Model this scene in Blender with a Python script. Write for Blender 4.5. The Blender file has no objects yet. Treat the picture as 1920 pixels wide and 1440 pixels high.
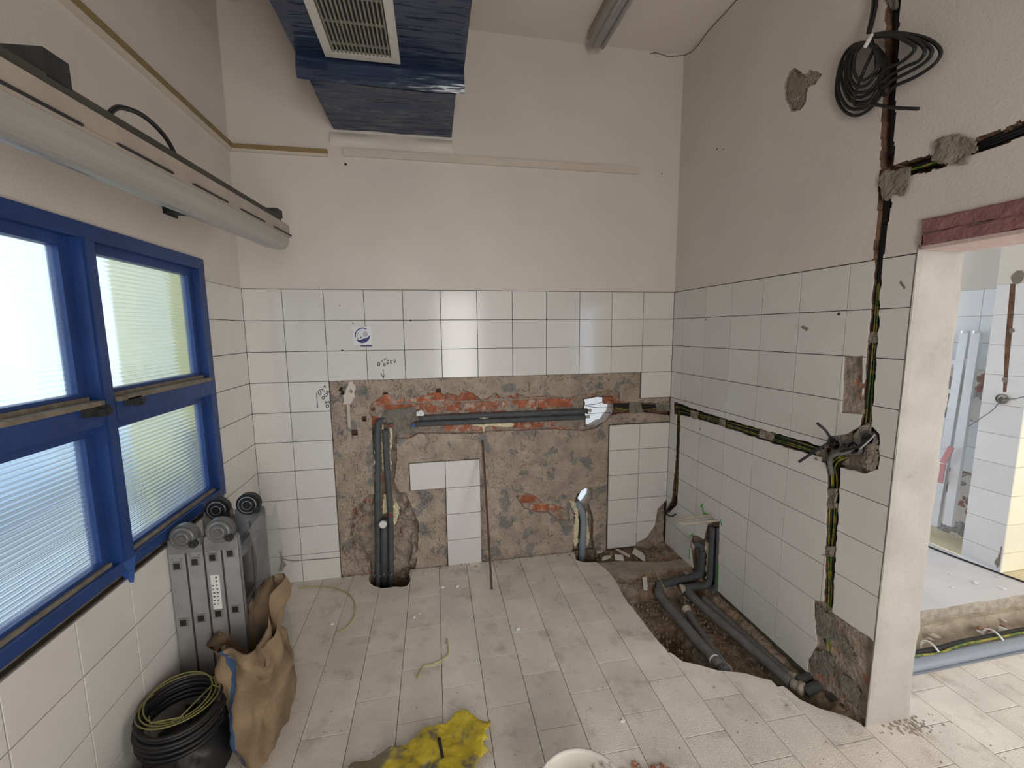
import bpy, math, random
import numpy as np
from mathutils import Vector, Matrix
from mathutils.geometry import tessellate_polygon

random.seed(7)
SC = bpy.context.scene
COL = SC.collection

# ------------------------------------------------------------------ camera
F_PX = 790.82
CAM = np.array([-1.805, -2.9696, 1.7261])
YAW, PITCH, ROLL = 0.1827, -0.127, -0.0088
def cam_axes():
    cy, sy, cp, sp = math.cos(YAW), math.sin(YAW), math.cos(PITCH), math.sin(PITCH)
    fw = np.array([sy*cp, cy*cp, sp]); rt = np.array([cy, -sy, 0.0]); up = np.cross(rt, fw)
    c, s = math.cos(ROLL), math.sin(ROLL)
    return c*rt + s*up, -s*rt + c*up, fw
RT, UP, FW = cam_axes()
cd = bpy.data.cameras.new('camera'); cam = bpy.data.objects.new('camera', cd); COL.objects.link(cam)
cd.sensor_width = 36; cd.lens = F_PX*36/1920; cd.clip_start = 0.02
M = Matrix(((RT[0], UP[0], -FW[0], CAM[0]), (RT[1], UP[1], -FW[1], CAM[1]), (RT[2], UP[2], -FW[2], CAM[2]), (0, 0, 0, 1)))
cam.matrix_world = M
SC.camera = cam

# ------------------------------------------------------------------ light
SC.view_settings.view_transform = 'Standard'
SC.view_settings.look = 'None'
SC.view_settings.gamma = 1
SC.view_settings.use_curve_mapping = False
SC.view_settings.exposure = 0.22
wd = bpy.data.worlds.new('sky'); SC.world = wd; wd.use_nodes = True
bg = wd.node_tree.nodes['Background']
bg.inputs[0].default_value = (0.74, 0.86, 1.0, 1); bg.inputs[1].default_value = 1.7
def area(name, loc, tgt, sx, sy, power, col):
    l = bpy.data.lights.new(name, 'AREA'); l.shape = 'RECTANGLE'; l.size = sx; l.size_y = sy
    l.energy = power; l.color = col
    o = bpy.data.objects.new(name, l); COL.objects.link(o); o.location = loc
    o.rotation_euler = (Vector(tgt) - Vector(loc)).to_track_quat('-Z', 'Z').to_euler()
    return o
# daylight entering by the glazed openings behind the camera and in the hall
area('daylight_rear_door', (-1.35, -4.42, 1.35), (-1.35, 0, 1.25), 0.66, 2.0, 34, (1.0, 0.94, 0.87))
area('daylight_hall_window', (2.4, -4.42, 1.45), (2.4, 0, 1.35), 2.0, 2.1, 70, (1.0, 0.945, 0.88))
area('daylight_hall_side', (1.03, -4.42, 1.6), (1.03, 0, 1.6), 0.30, 1.6, 9, (0.62, 0.78, 1.0))
area('daylight_hall_north', (1.1, 1.92, 1.6), (1.1, 0, 1.2), 1.4, 1.6, 26, (0.62, 0.80, 1.0))

# ------------------------------------------------------------------ pixel -> place
W = 2.981; H0 = 2.0; TH = 0.200575; TW = 0.25; CEIL = 3.64
def ray(x, y): return FW + (x-960)/F_PX*RT - (y-720)/F_PX*UP
def on(ax, v, x, y):
    d = ray(x, y); t = (v-CAM[ax])/d[ax]; return CAM + t*d
def B(x, y, v=0.0): return on(1, v, x, y)            # plane parallel to the back wall
def RW(x, y, v=0.0): return on(0, v, x, y)           # plane parallel to the right wall
def LW(x, y, v=-W): return on(0, v, x, y)
def FL(x, y, v=0.0): return on(2, v, x, y)
def b2(pts): return [(float(B(*p)[0]), float(B(*p)[2])) for p in pts]
def r2(pts): return [(-float(RW(*p)[1]), float(RW(*p)[2])) for p in pts]
def f2(pts, z=0.0): return [(float(FL(p[0], p[1], z)[0]), float(FL(p[0], p[1], z)[1])) for p in pts]

# wall frames: (u, v, depth into the wall) -> world
def mb_back(u, v, d): return (u, d, v)
def mb_right(u, v, d): return (d, -u, v)
def mb_left(u, v, d): return (-W-d, -u, v)
def mb_floor(u, v, d): return (u, v, -d)

# ------------------------------------------------------------------ materials
MATS = {}
def mat(name, col, rough=0.8, metal=0.0, var=0.0, vscale=4.0, bump=0.0, bscale=60.0, col2=None, spec=0.5, coords='Object', c2scale=6.0, c2lo=0.5, c2hi=0.62, rnd=0.0, coat=0.0, detail=6, stretch=(1, 1, 1), extra=None):
    if name in MATS: return MATS[name]
    m = bpy.data.materials.new(name); m.use_nodes = True; nt = m.node_tree; N = nt.nodes; L = nt.links
    p = N['Principled BSDF']
    p.inputs['Roughness'].default_value = rough; p.inputs['Metallic'].default_value = metal
    p.inputs['Specular IOR Level'].default_value = spec
    if coat: p.inputs['Coat Weight'].default_value = coat
    tc = N.new('ShaderNodeTexCoord'); mp = N.new('ShaderNodeMapping'); mp.inputs['Scale'].default_value = stretch
    oi0 = N.new('ShaderNodeObjectInfo'); ad = N.new('ShaderNodeVectorMath'); ad.operation = 'ADD'; L.new(tc.outputs[coords], ad.inputs[0]); L.new(oi0.outputs['Location'], ad.inputs[1]); L.new(ad.outputs[0], mp.inputs[0])
    rgb = N.new('ShaderNodeRGB'); rgb.outputs[0].default_value = (*col, 1); out = rgb.outputs[0]
    if col2 is not None:
        n = N.new('ShaderNodeTexNoise'); n.inputs['Scale'].default_value = c2scale; n.inputs['Detail'].default_value = 8; n.inputs['Roughness'].default_value = .65
        L.new(mp.outputs[0], n.inputs['Vector'])
        r = N.new('ShaderNodeMapRange'); r.inputs[1].default_value = c2lo; r.inputs[2].default_value = c2hi; L.new(n.outputs[0], r.inputs[0])
        mx = N.new('ShaderNodeMix'); mx.data_type = 'RGBA'; L.new(r.outputs[0], mx.inputs[0]); L.new(out, mx.inputs[6]); mx.inputs[7].default_value = (*col2, 1); out = mx.outputs[2]
    if var or rnd:
        n = N.new('ShaderNodeTexNoise'); n.inputs['Scale'].default_value = vscale; n.inputs['Detail'].default_value = detail; L.new(mp.outputs[0], n.inputs['Vector'])
        r = N.new('ShaderNodeMapRange'); r.inputs[1].default_value = .25; r.inputs[2].default_value = .75; r.inputs[3].default_value = 1-var; r.inputs[4].default_value = 1+var; L.new(n.outputs[0], r.inputs[0])
        val = r.outputs[0]
        if rnd:
            oi = N.new('ShaderNodeObjectInfo'); r2_ = N.new('ShaderNodeMapRange'); r2_.inputs[3].default_value = 1-rnd; r2_.inputs[4].default_value = 1+rnd; L.new(oi.outputs['Random'], r2_.inputs[0])
            mu = N.new('ShaderNodeMath'); mu.operation = 'MULTIPLY'; L.new(val, mu.inputs[0]); L.new(r2_.outputs[0], mu.inputs[1]); val = mu.outputs[0]
        h = N.new('ShaderNodeVectorMath'); h.operation = 'SCALE'; L.new(out, h.inputs[0]); L.new(val, h.inputs['Scale']); out = h.outputs[0]
    L.new(out, p.inputs['Base Color'])
    if bump:
        n = N.new('ShaderNodeTexNoise'); n.inputs['Scale'].default_value = bscale; n.inputs['Detail'].default_value = 5; L.new(mp.outputs[0], n.inputs['Vector'])
        b = N.new('ShaderNodeBump'); b.inputs['Strength'].default_value = bump; b.inputs['Distance'].default_value = 0.02; L.new(n.outputs[0], b.inputs['Height']); L.new(b.outputs[0], p.inputs['Normal'])
    if extra: extra(m, N, L, p, mp)
    MATS[name] = m
    return m

PAINT = mat('wall_paint', (0.67, 0.615, 0.56), .85, var=.05, vscale=2.2, bump=.12, bscale=90)
CEILP = mat('ceiling_paint', (0.70, 0.635, 0.57), .9, var=.04, vscale=1.5, bump=.1, bscale=70)
TILE = mat('white_glazed_tile', (0.69, 0.67, 0.64), .14, var=.03, vscale=5, rnd=.035, bump=.014, bscale=9, spec=.36)
TILEC = mat('warm_lit_glazed_tile', (0.80, 0.76, 0.60), .2, var=.04, vscale=5, rnd=.03)  # cream tone puts the warm light on one pier face into the tile colour
TILEB = mat('hall_glazed_tile', (0.78, 0.79, 0.80), .2, var=.04, vscale=5, rnd=.03)
GROUT = mat('dark_grout', (0.075, 0.062, 0.05), .9, var=.3, vscale=30)
RENDER = mat('bare_cement_render', (0.40, 0.325, 0.255), .95, var=.26, vscale=9, bump=.9, bscale=55, col2=(0.24, 0.225, 0.205), c2scale=6.5, c2lo=.56, c2hi=.58, detail=10)
CHASEM = mat('chase_mortar', (0.33, 0.27, 0.215), .95, var=.4, vscale=22, bump=.9, bscale=60, col2=(0.42, 0.20, 0.12), c2scale=14, c2lo=.56, c2hi=.64)
DARKCH = mat('dark_chase_brick', (0.17, 0.095, 0.06), .95, var=.45, vscale=20, bump=.8, bscale=50)
BRICK = mat('orange_red_brick', (0.37, 0.115, 0.055), .92, var=.35, vscale=25, bump=.8, bscale=70, col2=(0.44, 0.34, 0.275), c2scale=18, c2lo=.50, c2hi=.60, rnd=.15)
MORTAR = mat('grey_mortar', (0.26, 0.225, 0.18), .95, var=.22, vscale=25, bump=.6, bscale=90)
MORTARD = mat('damp_grey_mortar', (0.20, 0.185, 0.155), .9, var=.25, vscale=25, bump=.6, bscale=90)
FTILE = mat('grey_floor_tile', (0.74, 0.685, 0.605), .45, var=.12, vscale=6, rnd=.07, bump=.25, bscale=160, col2=(0.52, 0.455, 0.385), c2scale=7, c2lo=.54, c2hi=.70)
SCREED = mat('dusty_screed', (0.36, 0.31, 0.255), .95, var=.2, vscale=10, bump=.6, bscale=60)
DIRT = mat('brown_dirt', (0.25, 0.18, 0.12), 1.0, var=.45, vscale=18, bump=1.0, bscale=45, col2=(0.31, 0.255, 0.20), c2scale=5, c2lo=.5, c2hi=.62)
PIPE = mat('grey_pipe_insulation', (0.075, 0.080, 0.084), .7, var=.2, vscale=20, bump=.2, bscale=80)
PIPED = mat('dusty_grey_pipe', (0.15, 0.15, 0.145), .75, var=.25, vscale=14, bump=.2, bscale=80)
PVC = mat('grey_pvc_pipe', (0.25, 0.28, 0.32), .45, var=.08, vscale=8)
FOAM = mat('cream_expanding_foam', (0.78, 0.70, 0.47), .9, var=.15, vscale=40, bump=.8, bscale=60)
BEIGE = mat('beige_plastic', (0.47, 0.42, 0.33), .6, var=.15, vscale=20)
BLACK = mat('black_cable', (0.012, 0.012, 0.013), .5)
YELG = mat('yellow_green_wire', (0.30, 0.26, 0.035), .5, col2=(0.055, 0.13, 0.02), c2scale=25, c2lo=.5, c2hi=.53)
STRAW = mat('pale_yellow_wire', (0.50, 0.43, 0.17), .6, var=.2, vscale=30)
BLUE = mat('blue_painted_wood', (0.014, 0.048, 0.185), .45, var=.2, vscale=5, bump=.15, bscale=30)
BLUEL = mat('blue_putty', (0.03, 0.10, 0.36), .4)
DUSTW = mat('dusty_timber_edge', (0.20, 0.17, 0.13), .9, var=.4, vscale=30)
METALD = mat('dark_steel', (0.03, 0.032, 0.035), .6, metal=.2, var=.3, vscale=15)
RUST = mat('rusty_steel', (0.10, 0.065, 0.045), .75, metal=.3, var=.4, vscale=30)
ALU = mat('aluminium', (0.40, 0.40, 0.41), .42, metal=.5, var=.1, vscale=12, bump=.05)
ALUD = mat('dull_aluminium', (0.30, 0.30, 0.30), .45, metal=.5, var=.2, vscale=12)
BLACKP = mat('black_plastic', (0.02, 0.02, 0.021), .45, var=.2, vscale=12)
SACK = mat('tan_woven_sack', (0.265, 0.185, 0.11), .95, var=.35, vscale=7, bump=.35, bscale=170)
SACKB = mat('blue_sack_stripe', (0.05, 0.10, 0.19), .9)
YBAG = mat('yellow_plastic_sack', (0.57, 0.44, 0.03), .65, var=.2, vscale=10, bump=.25, bscale=60, col2=(0.20, 0.17, 0.10), c2scale=8, c2lo=.49, c2hi=.58)
BUCKET = mat('white_dirty_plastic', (0.72, 0.68, 0.60), .5, var=.08, vscale=12, col2=(0.33, 0.28, 0.22), c2scale=11, c2lo=.57, c2hi=.65)
LINTEL = mat('pink_primer_lintel', (0.27, 0.125, 0.125), .85, var=.18, vscale=14, bump=.4, bscale=70)
LINTELU = mat('pale_pink_plaster', (0.62, 0.47, 0.43), .9, var=.1, vscale=12, bump=.3)
JAMB = mat('cream_jamb_plaster', (0.42, 0.395, 0.35), .85, var=.12, vscale=7, bump=.2, bscale=60, col2=(0.36, 0.34, 0.28), c2scale=9, c2lo=.60, c2hi=.74)
WHITE = mat('white_plastic', (0.75, 0.75, 0.74), .45)
TRIMC = mat('cream_duct', (0.62, 0.56, 0.47), .7, var=.06)
TRIMB = mat('brown_duct_edge', (0.27, 0.19, 0.09), .8, var=.15, vscale=12)
INK = mat('black_marker', (0.015, 0.015, 0.02), .6)
NAVY = mat('navy_print', (0.02, 0.03, 0.16), .5)
GREYP = mat('grey_print', (0.45, 0.46, 0.47), .6)
GREEN = mat('green_spray_paint', (0.03, 0.42, 0.05), .8)
RED = mat('red_plastic', (0.30, 0.015, 0.02), .5)
PINKT = mat('faded_red_tape', (0.55, 0.27, 0.28), .6)
BLUEC = mat('blue_plastic_cap', (0.02, 0.06, 0.30), .4)
DENIM = mat('dark_blue_grey_cloth', (0.022, 0.027, 0.035), .85, var=.5, vscale=9, bump=.3, bscale=60)
SLAB = mat('white_concrete_slab', (0.66, 0.64, 0.63), .6, var=.08, vscale=4, bump=.15)
HALLR = mat('hall_bare_wall', (0.36, 0.34, 0.33), .95, var=.3, vscale=9, bump=.7)
EXTY = mat('pale_yellow_outside_wall', (0.80, 0.70, 0.27), .9, var=.05)
EXTG = mat('grey_outside_ground', (0.16, 0.17, 0.18), .95, var=.5, vscale=5)
EXTB = mat('blue_grey_outside_wall', (0.34, 0.42, 0.52), .9, var=.1)
EXTW = mat('white_outside_kerb', (0.75, 0.77, 0.78), .9)
EXTD = mat('dark_outside_machine', (0.05, 0.055, 0.06), .8, var=.3)

def film_extra(m, N, L, p, mp):
    w = N.new('ShaderNodeTexNoise'); w.inputs['Scale'].default_value = 3; w.inputs['Detail'].default_value = 2
    mp2 = N.new('ShaderNodeMapping'); mp2.inputs['Scale'].default_value = (0.9, 7, 8); mp2.inputs['Rotation'].default_value = (0, .12, .22)
    tc = [n for n in N if n.bl_idname == 'ShaderNodeTexCoord'][0]; L.new(tc.outputs['Object'], mp2.inputs[0]); L.new(mp2.outputs[0], w.inputs['Vector'])
    b = N.new('ShaderNodeBump'); b.inputs['Strength'].default_value = .55; b.inputs['Distance'].default_value = .04; L.new(w.outputs[0], b.inputs['Height']); L.new(b.outputs[0], p.inputs['Normal'])
FILM = mat('dark_blue_plastic_film', (0.028, 0.043, 0.085), .2, var=.15, vscale=4, spec=.6, extra=film_extra)

def glass_mat():
    m = bpy.data.materials.new('ribbed_frosted_glass'); m.use_nodes = True; nt = m.node_tree; N = nt.nodes; L = nt.links
    for n in list(N):
        if n.bl_idname == 'ShaderNodeBsdfPrincipled': N.remove(n)
    out = [n for n in N if n.bl_idname == 'ShaderNodeOutputMaterial'][0]
    tc = N.new('ShaderNodeTexCoord')
    wv = N.new('ShaderNodeTexWave'); wv.bands_direction = 'Z'; wv.inputs['Scale'].default_value = 18.5; wv.inputs['Distortion'].default_value = .15; wv.inputs['Detail'].default_value = 0
    L.new(tc.outputs['Object'], wv.inputs[0])
    bp = N.new('ShaderNodeBump'); bp.inputs['Strength'].default_value = .6; bp.inputs['Distance'].default_value = .006; L.new(wv.outputs[0], bp.inputs['Height'])
    rf = N.new('ShaderNodeBsdfRefraction'); rf.inputs['Roughness'].default_value = .09; rf.inputs['IOR'].default_value = 1.12; rf.inputs[0].default_value = (.93, .96, .97, 1); L.new(bp.outputs[0], rf.inputs['Normal'])
    tr = N.new('ShaderNodeBsdfTranslucent'); tr.inputs[0].default_value = (.86, .92, .95, 1); L.new(bp.outputs[0], tr.inputs['Normal'])
    tp = N.new('ShaderNodeBsdfTransparent'); tp.inputs[0].default_value = (.9, .95, .96, 1)
    gl = N.new('ShaderNodeBsdfGlossy'); gl.inputs['Roughness'].default_value = .12; L.new(bp.outputs[0], gl.inputs['Normal'])
    m1 = N.new('ShaderNodeMixShader'); m1.inputs[0].default_value = .10; L.new(rf.outputs[0], m1.inputs[1]); L.new(tr.outputs[0], m1.inputs[2])
    m2 = N.new('ShaderNodeMixShader'); m2.inputs[0].default_value = .25; L.new(m1.outputs[0], m2.inputs[1]); L.new(tp.outputs[0], m2.inputs[2])
    m3 = N.new('ShaderNodeMixShader'); m3.inputs[0].default_value = .05; L.new(m2.outputs[0], m3.inputs[1]); L.new(gl.outputs[0], m3.inputs[2])
    L.new(m3.outputs[0], out.inputs[0]); return m
GLASS = glass_mat()
def sheer(name, col, alpha, rough=.3):
    m = bpy.data.materials.new(name); m.use_nodes = True; p = m.node_tree.nodes['Principled BSDF']
    p.inputs['Base Color'].default_value = (*col, 1); p.inputs['Alpha'].default_value = alpha; p.inputs['Roughness'].default_value = rough
    return m
CLEARF = sheer('clear_plastic_sheet', (.30, .31, .31), .45, .25)
DIFF = mat('milky_diffuser', (0.33, 0.315, 0.29), .3, var=.06, vscale=6)
LAMPB = mat('dusty_lamp_body', (0.36, 0.31, 0.26), .6, var=.12, vscale=9)

# ------------------------------------------------------------------ mesh helpers
ORD = ['first', 'second', 'third', 'fourth', 'fifth', 'sixth']
class MB:
    def __init__(s): s.v = []; s.f = []; s.mi = []
    def add(s, vs, fs, m=0):
        k = len(s.v); s.v += [tuple(map(float, p)) for p in vs]; s.f += [tuple(i+k for i in f) for f in fs]; s.mi += [m]*len(fs); return s
    def box(s, a, b, m=0):
        x0, y0, z0 = a; x1, y1, z1 = b
        return s.add([(x0,y0,z0),(x1,y0,z0),(x1,y1,z0),(x0,y1,z0),(x0,y0,z1),(x1,y0,z1),(x1,y1,z1),(x0,y1,z1)],
                     [(0,3,2,1),(4,5,6,7),(0,1,5,4),(1,2,6,5),(2,3,7,6),(3,0,4,7)], m)
    def bar(s, p, q, w, h, upv=(0,0,1), m=0):
        p, q = Vector(p), Vector(q); d = (q-p).normalized(); a = d.cross(Vector(upv)).normalized(); b = a.cross(d)
        vs = []
        for c in (p, q):
            for i, j in ((-1,-1),(1,-1),(1,1),(-1,1)): vs.append(c + a*w/2*i + b*h/2*j)
        return s.add(vs, [(0,1,2,3),(7,6,5,4),(0,4,5,1),(1,5,6,2),(2,6,7,3),(3,7,4,0)], m)
    def tube(s, pts, r, n=10, caps=True, m=0):
        P = [Vector(p) for p in pts]; rr = r if isinstance(r, (list, tuple)) else [r]*len(P)
        T = []
        for i in range(len(P)):
            d = (P[min(i+1, len(P)-1)] - P[max(i-1, 0)]); T.append(d.normalized() if d.length > 1e-9 else Vector((0,0,1)))
        nrm = T[0].orthogonal().normalized(); vs = []; fs = []
        for i, p in enumerate(P):
            nrm = (nrm - T[i]*nrm.dot(T[i])); nrm = nrm.normalized() if nrm.length > 1e-6 else T[i].orthogonal().normalized()
            bn = T[i].cross(nrm)
            for k in range(n):
                a = 2*math.pi*k/n; vs.append(p + (nrm*math.cos(a) + bn*math.sin(a))*rr[i])
        for i in range(len(P)-1):
            for k in range(n): fs.append((i*n+k, i*n+(k+1) % n, (i+1)*n+(k+1) % n, (i+1)*n+k))
        if caps: fs.append(tuple(range(n-1, -1, -1))); fs.append(tuple(range((len(P)-1)*n, len(P)*n)))
        return s.add(vs, fs, m)
    def disc(s, c, axis, r, h, n=20, m=0, r2=None):
        c = Vector(c); ax = Vector(axis).normalized()
        return s.tube([c - ax*h/2, c + ax*h/2], [r, r if r2 is None else r2], n, True, m)
    def lathe(s, prof, c, n=32, m=0):
        vs = []; fs = []
        for r, z in prof:
            for k in range(n): a = 2*math.pi*k/n; vs.append((c[0]+r*math.cos(a), c[1]+r*math.sin(a), c[2]+z))
        for i in range(len(prof)-1):
            for k in range(n): fs.append((i*n+k, i*n+(k+1) % n, (i+1)*n+(k+1) % n, (i+1)*n+k))
        return s.add(vs, fs, m)
    def prism(s, poly, mp, d0, d1, m=0, back=False):
        k = len(poly); vs = [mp(u, v, d0) for u, v in poly] + [mp(u, v, d1) for u, v in poly]
        fs = [tuple(range(k))] + [(i, k+i, k+(i+1) % k, (i+1) % k) for i in range(k)]
        if back: fs.append(tuple(range(2*k-1, k-1, -1)))
        return s.add(vs, fs, m)
    def grid(s, fn, nu, nv, m=0):
        vs = [fn(i/(nu-1), j/(nv-1)) for j in range(nv) for i in range(nu)]
        fs = [(j*nu+i, j*nu+i+1, (j+1)*nu+i+1, (j+1)*nu+i) for j in range(nv-1) for i in range(nu-1)]
        return s.add(vs, fs, m)
    def build(s, name, mats, parent=None, smooth=False, loc=None):
        me = bpy.data.meshes.new(name); vs = s.v
        if loc is not None: vs = [(a-loc[0], b-loc[1], c-loc[2]) for a, b, c in vs]
        me.from_pydata(vs, [], s.f); mats = mats if isinstance(mats, (list, tuple)) else [mats]
        for mm in mats: me.materials.append(mm)
        if len(mats) > 1: me.polygons.foreach_set('material_index', s.mi)
        if smooth: me.polygons.foreach_set('use_smooth', [True]*len(s.f))
        me.update(); o = bpy.data.objects.new(name, me); COL.objects.link(o)
        if loc is not None: o.location = loc
        if parent is not None: attach(o, parent)
        return o
def attach(o, parent):
    o.parent = parent; o.matrix_parent_inverse = Matrix.Translation(parent.location).inverted()
def tag(o, label, cat, group=None, kind=None):
    o['label'] = label
    if cat: o['category'] = cat
    if group: o['group'] = group
    if kind: o['kind'] = kind
    return o
def empty(name, loc):
    o = bpy.data.objects.new(name, None); COL.objects.link(o); o.location = loc; o.empty_display_size = .05; return o
def struct(o, label=None, cat='structure'):
    o['kind'] = 'structure'
    if label: o['label'] = label; o['category'] = cat
    return o
def smooth_path(pts, k=8, closed=False):
    P = [Vector(p) for p in pts]; n = len(P); out = []
    rng = range(n if closed else n-1)
    for i in rng:
        if closed: a, b, c, d = P[(i-1) % n], P[i], P[(i+1) % n], P[(i+2) % n]
        else: a, b, c, d = P[max(i-1, 0)], P[i], P[i+1], P[min(i+2, n-1)]
        for j in range(k):
            t = j/k; out.append(.5*((2*b) + (c-a)*t + (2*a-5*b+4*c-d)*t*t + (3*b-a-3*c+d)*t**3))
    out.append(P[0] if closed else P[-1]); return out
def wire(name, pts, r, m, label, cat='cable', group=None, n=6, k=6, parent=None):
    pp = smooth_path(pts, k); o = MB().tube(pp, r, n).build(name, m, parent, True, loc=None if parent is not None else tuple(pp[0]))
    if parent is None: tag(o, label, cat, group)
    return o

# value noise ------------------------------------------------------
_rng = np.random.RandomState(3); _tab = _rng.rand(256, 256)
def vnoise(x, y, s, seed=0, octv=4):
    x = np.asarray(x, float)*s + 17.3*seed; y = np.asarray(y, float)*s + 9.1*seed; tot = 0; amp = .5
    for o in range(octv):
        xi = np.floor(x).astype(int); yi = np.floor(y).astype(int); fx = x-xi; fy = y-yi; fx = fx*fx*(3-2*fx); fy = fy*fy*(3-2*fy)
        g = lambda a, b: _tab[a % 256, b % 256]
        tot = tot + amp*((g(xi,yi)*(1-fx)+g(xi+1,yi)*fx)*(1-fy) + (g(xi,yi+1)*(1-fx)+g(xi+1,yi+1)*fx)*fy)
        x = x*2.03+5.2; y = y*2.03+1.7; amp *= .5
    return tot
def inside(poly, U, V):
    P = np.array(poly); res = np.zeros(U.shape, bool); j = len(P)-1
    for i in range(len(P)):
        xi, yi = P[i]; xj, yj = P[j]
        if yi != yj:
            c = ((yi > V) != (yj > V)) & (U < (xj-xi)*(V-yi)/(yj-yi)+xi); res ^= c
        j = i
    return res
def jag(poly, amp, step=.03, seed=1):
    rg = random.Random(seed); out = []
    for i in range(len(poly)):
        a, b = poly[i], poly[(i+1) % len(poly)]; d = math.dist(a, b); n = max(1, int(d/step))
        for k in range(n):
            t = k/n; x = a[0]+(b[0]-a[0])*t; y = a[1]+(b[1]-a[1])*t
            out.append((x+rg.uniform(-amp, amp), y+rg.uniform(-amp, amp)))
    return out
def tris_of(poly):
    t = tessellate_polygon([[Vector((x, y, 0)) for x, y in poly]]); out = []
    for a, b, c in t:
        q = [poly[a], poly[b], poly[c]]
        ar = (q[1][0]-q[0][0])*(q[2][1]-q[0][1]) - (q[1][1]-q[0][1])*(q[2][0]-q[0][0])
        if abs(ar) < 1e-9: continue
        out.append(q if ar > 0 else q[::-1])
    return out
def split(P, a, b):
    L = []; Rr = []
    def side(p): return (b[0]-a[0])*(p[1]-a[1]) - (b[1]-a[1])*(p[0]-a[0])
    for i in range(len(P)):
        p, q = P[i], P[(i+1) % len(P)]; s, t = side(p), side(q)
        if s >= 0: L.append(p)
        if s <= 0: Rr.append(p)
        if (s > 0 and t < 0) or (s < 0 and t > 0):
            k = s/(s-t); m = (p[0]+(q[0]-p[0])*k, p[1]+(q[1]-p[1])*k); L.append(m); Rr.append(m)
    return L, Rr
def parea(P): return abs(sum(P[i][0]*P[(i+1) % len(P)][1]-P[(i+1) % len(P)][0]*P[i][1] for i in range(len(P))))/2
def subtract(polys, cvx):
    cx0 = min(p[0] for p in cvx); cx1 = max(p[0] for p in cvx); cy0 = min(p[1] for p in cvx); cy1 = max(p[1] for p in cvx); out = []
    for P in polys:
        if max(p[0] for p in P) <= cx0 or min(p[0] for p in P) >= cx1 or max(p[1] for p in P) <= cy0 or min(p[1] for p in P) >= cy1: out.append(P); continue
        cur = P; rest = []
        for i in range(len(cvx)):
            L, Rr = split(cur, cvx[i], cvx[(i+1) % len(cvx)])
            if len(Rr) >= 3 and parea(Rr) > 1e-8: rest.append(Rr)
            cur = L
            if len(cur) < 3 or parea(cur) < 1e-9: cur = None; break
        if cur is None: out.append(P) if sum(map(parea, rest)) > parea(P)*.9999 else out.extend(rest)
        else: out.extend(rest)
    return out

def chamfer_tile(name, w, h, t, mp, m, c=.0012):
    """one shared tile mesh centred on its own origin, face at depth 0"""
    a, b = w/2, h/2; mb = MB()
    R0 = [(-a+c, -b+c), (a-c, -b+c), (a-c, b-c), (-a+c, b-c)]; R1 = [(-a, -b), (a, -b), (a, b), (-a, b)]
    vs = [mp(u, v, 0) for u, v in R0] + [mp(u, v, c) for u, v in R1] + [mp(u, v, t) for u, v in R1]
    fs = [(0,1,2,3)] + [(i, 4+i, 4+(i+1) % 4, (i+1) % 4) for i in range(4)] + [(4+i, 8+i, 8+(i+1) % 4, 4+(i+1) % 4) for i in range(4)]
    off = mp(0, 0, 0); vs = [tuple(x-y for x, y in zip(p, off)) for p in vs]
    me = bpy.data.meshes.new(name); me.from_pydata(vs, [], fs); me.materials.append(m); me.update(); return me
def lay_tile(name, me_cache, rect, cuts, mp, t, m, parent, tilt=.0022, gap=.0018, prou=0.0):
    """one tile as its own object; whole tiles share mesh data, broken ones are clipped"""
    u0, v0, u1, v1 = rect; u0 += gap; v0 += gap; u1 -= gap; v1 -= gap
    if u1-u0 < .004 or v1-v0 < .004: return None
    polys = [[(u0, v0), (u1, v0), (u1, v1), (u0, v1)]]
    for c in cuts: polys = subtract(polys, c)
    tot = sum(map(parea, polys)); full = (u1-u0)*(v1-v0)
    if tot < full*.02 or tot < 4e-5: return None
    cu, cv = (u0+u1)/2, (v0+v1)/2; loc = mp(cu, cv, -prou)
    if tot > full*.9995:
        key = (round(u1-u0, 4), round(v1-v0, 4))
        if key not in me_cache: me_cache[key] = chamfer_tile(name, key[0], key[1], t, mp, m)
        o = bpy.data.objects.new(name, me_cache[key]); COL.objects.link(o); o.location = loc
        o.rotation_euler = [random.uniform(-tilt, tilt) for _ in range(3)]
    else:
        mb = MB()
        for P in polys: mb.prism(P, mp, 0, t)
        o = mb.build(name, m, None, False, loc=mp(cu, cv, 0)); o.location = loc
    o.parent = parent; return o

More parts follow.
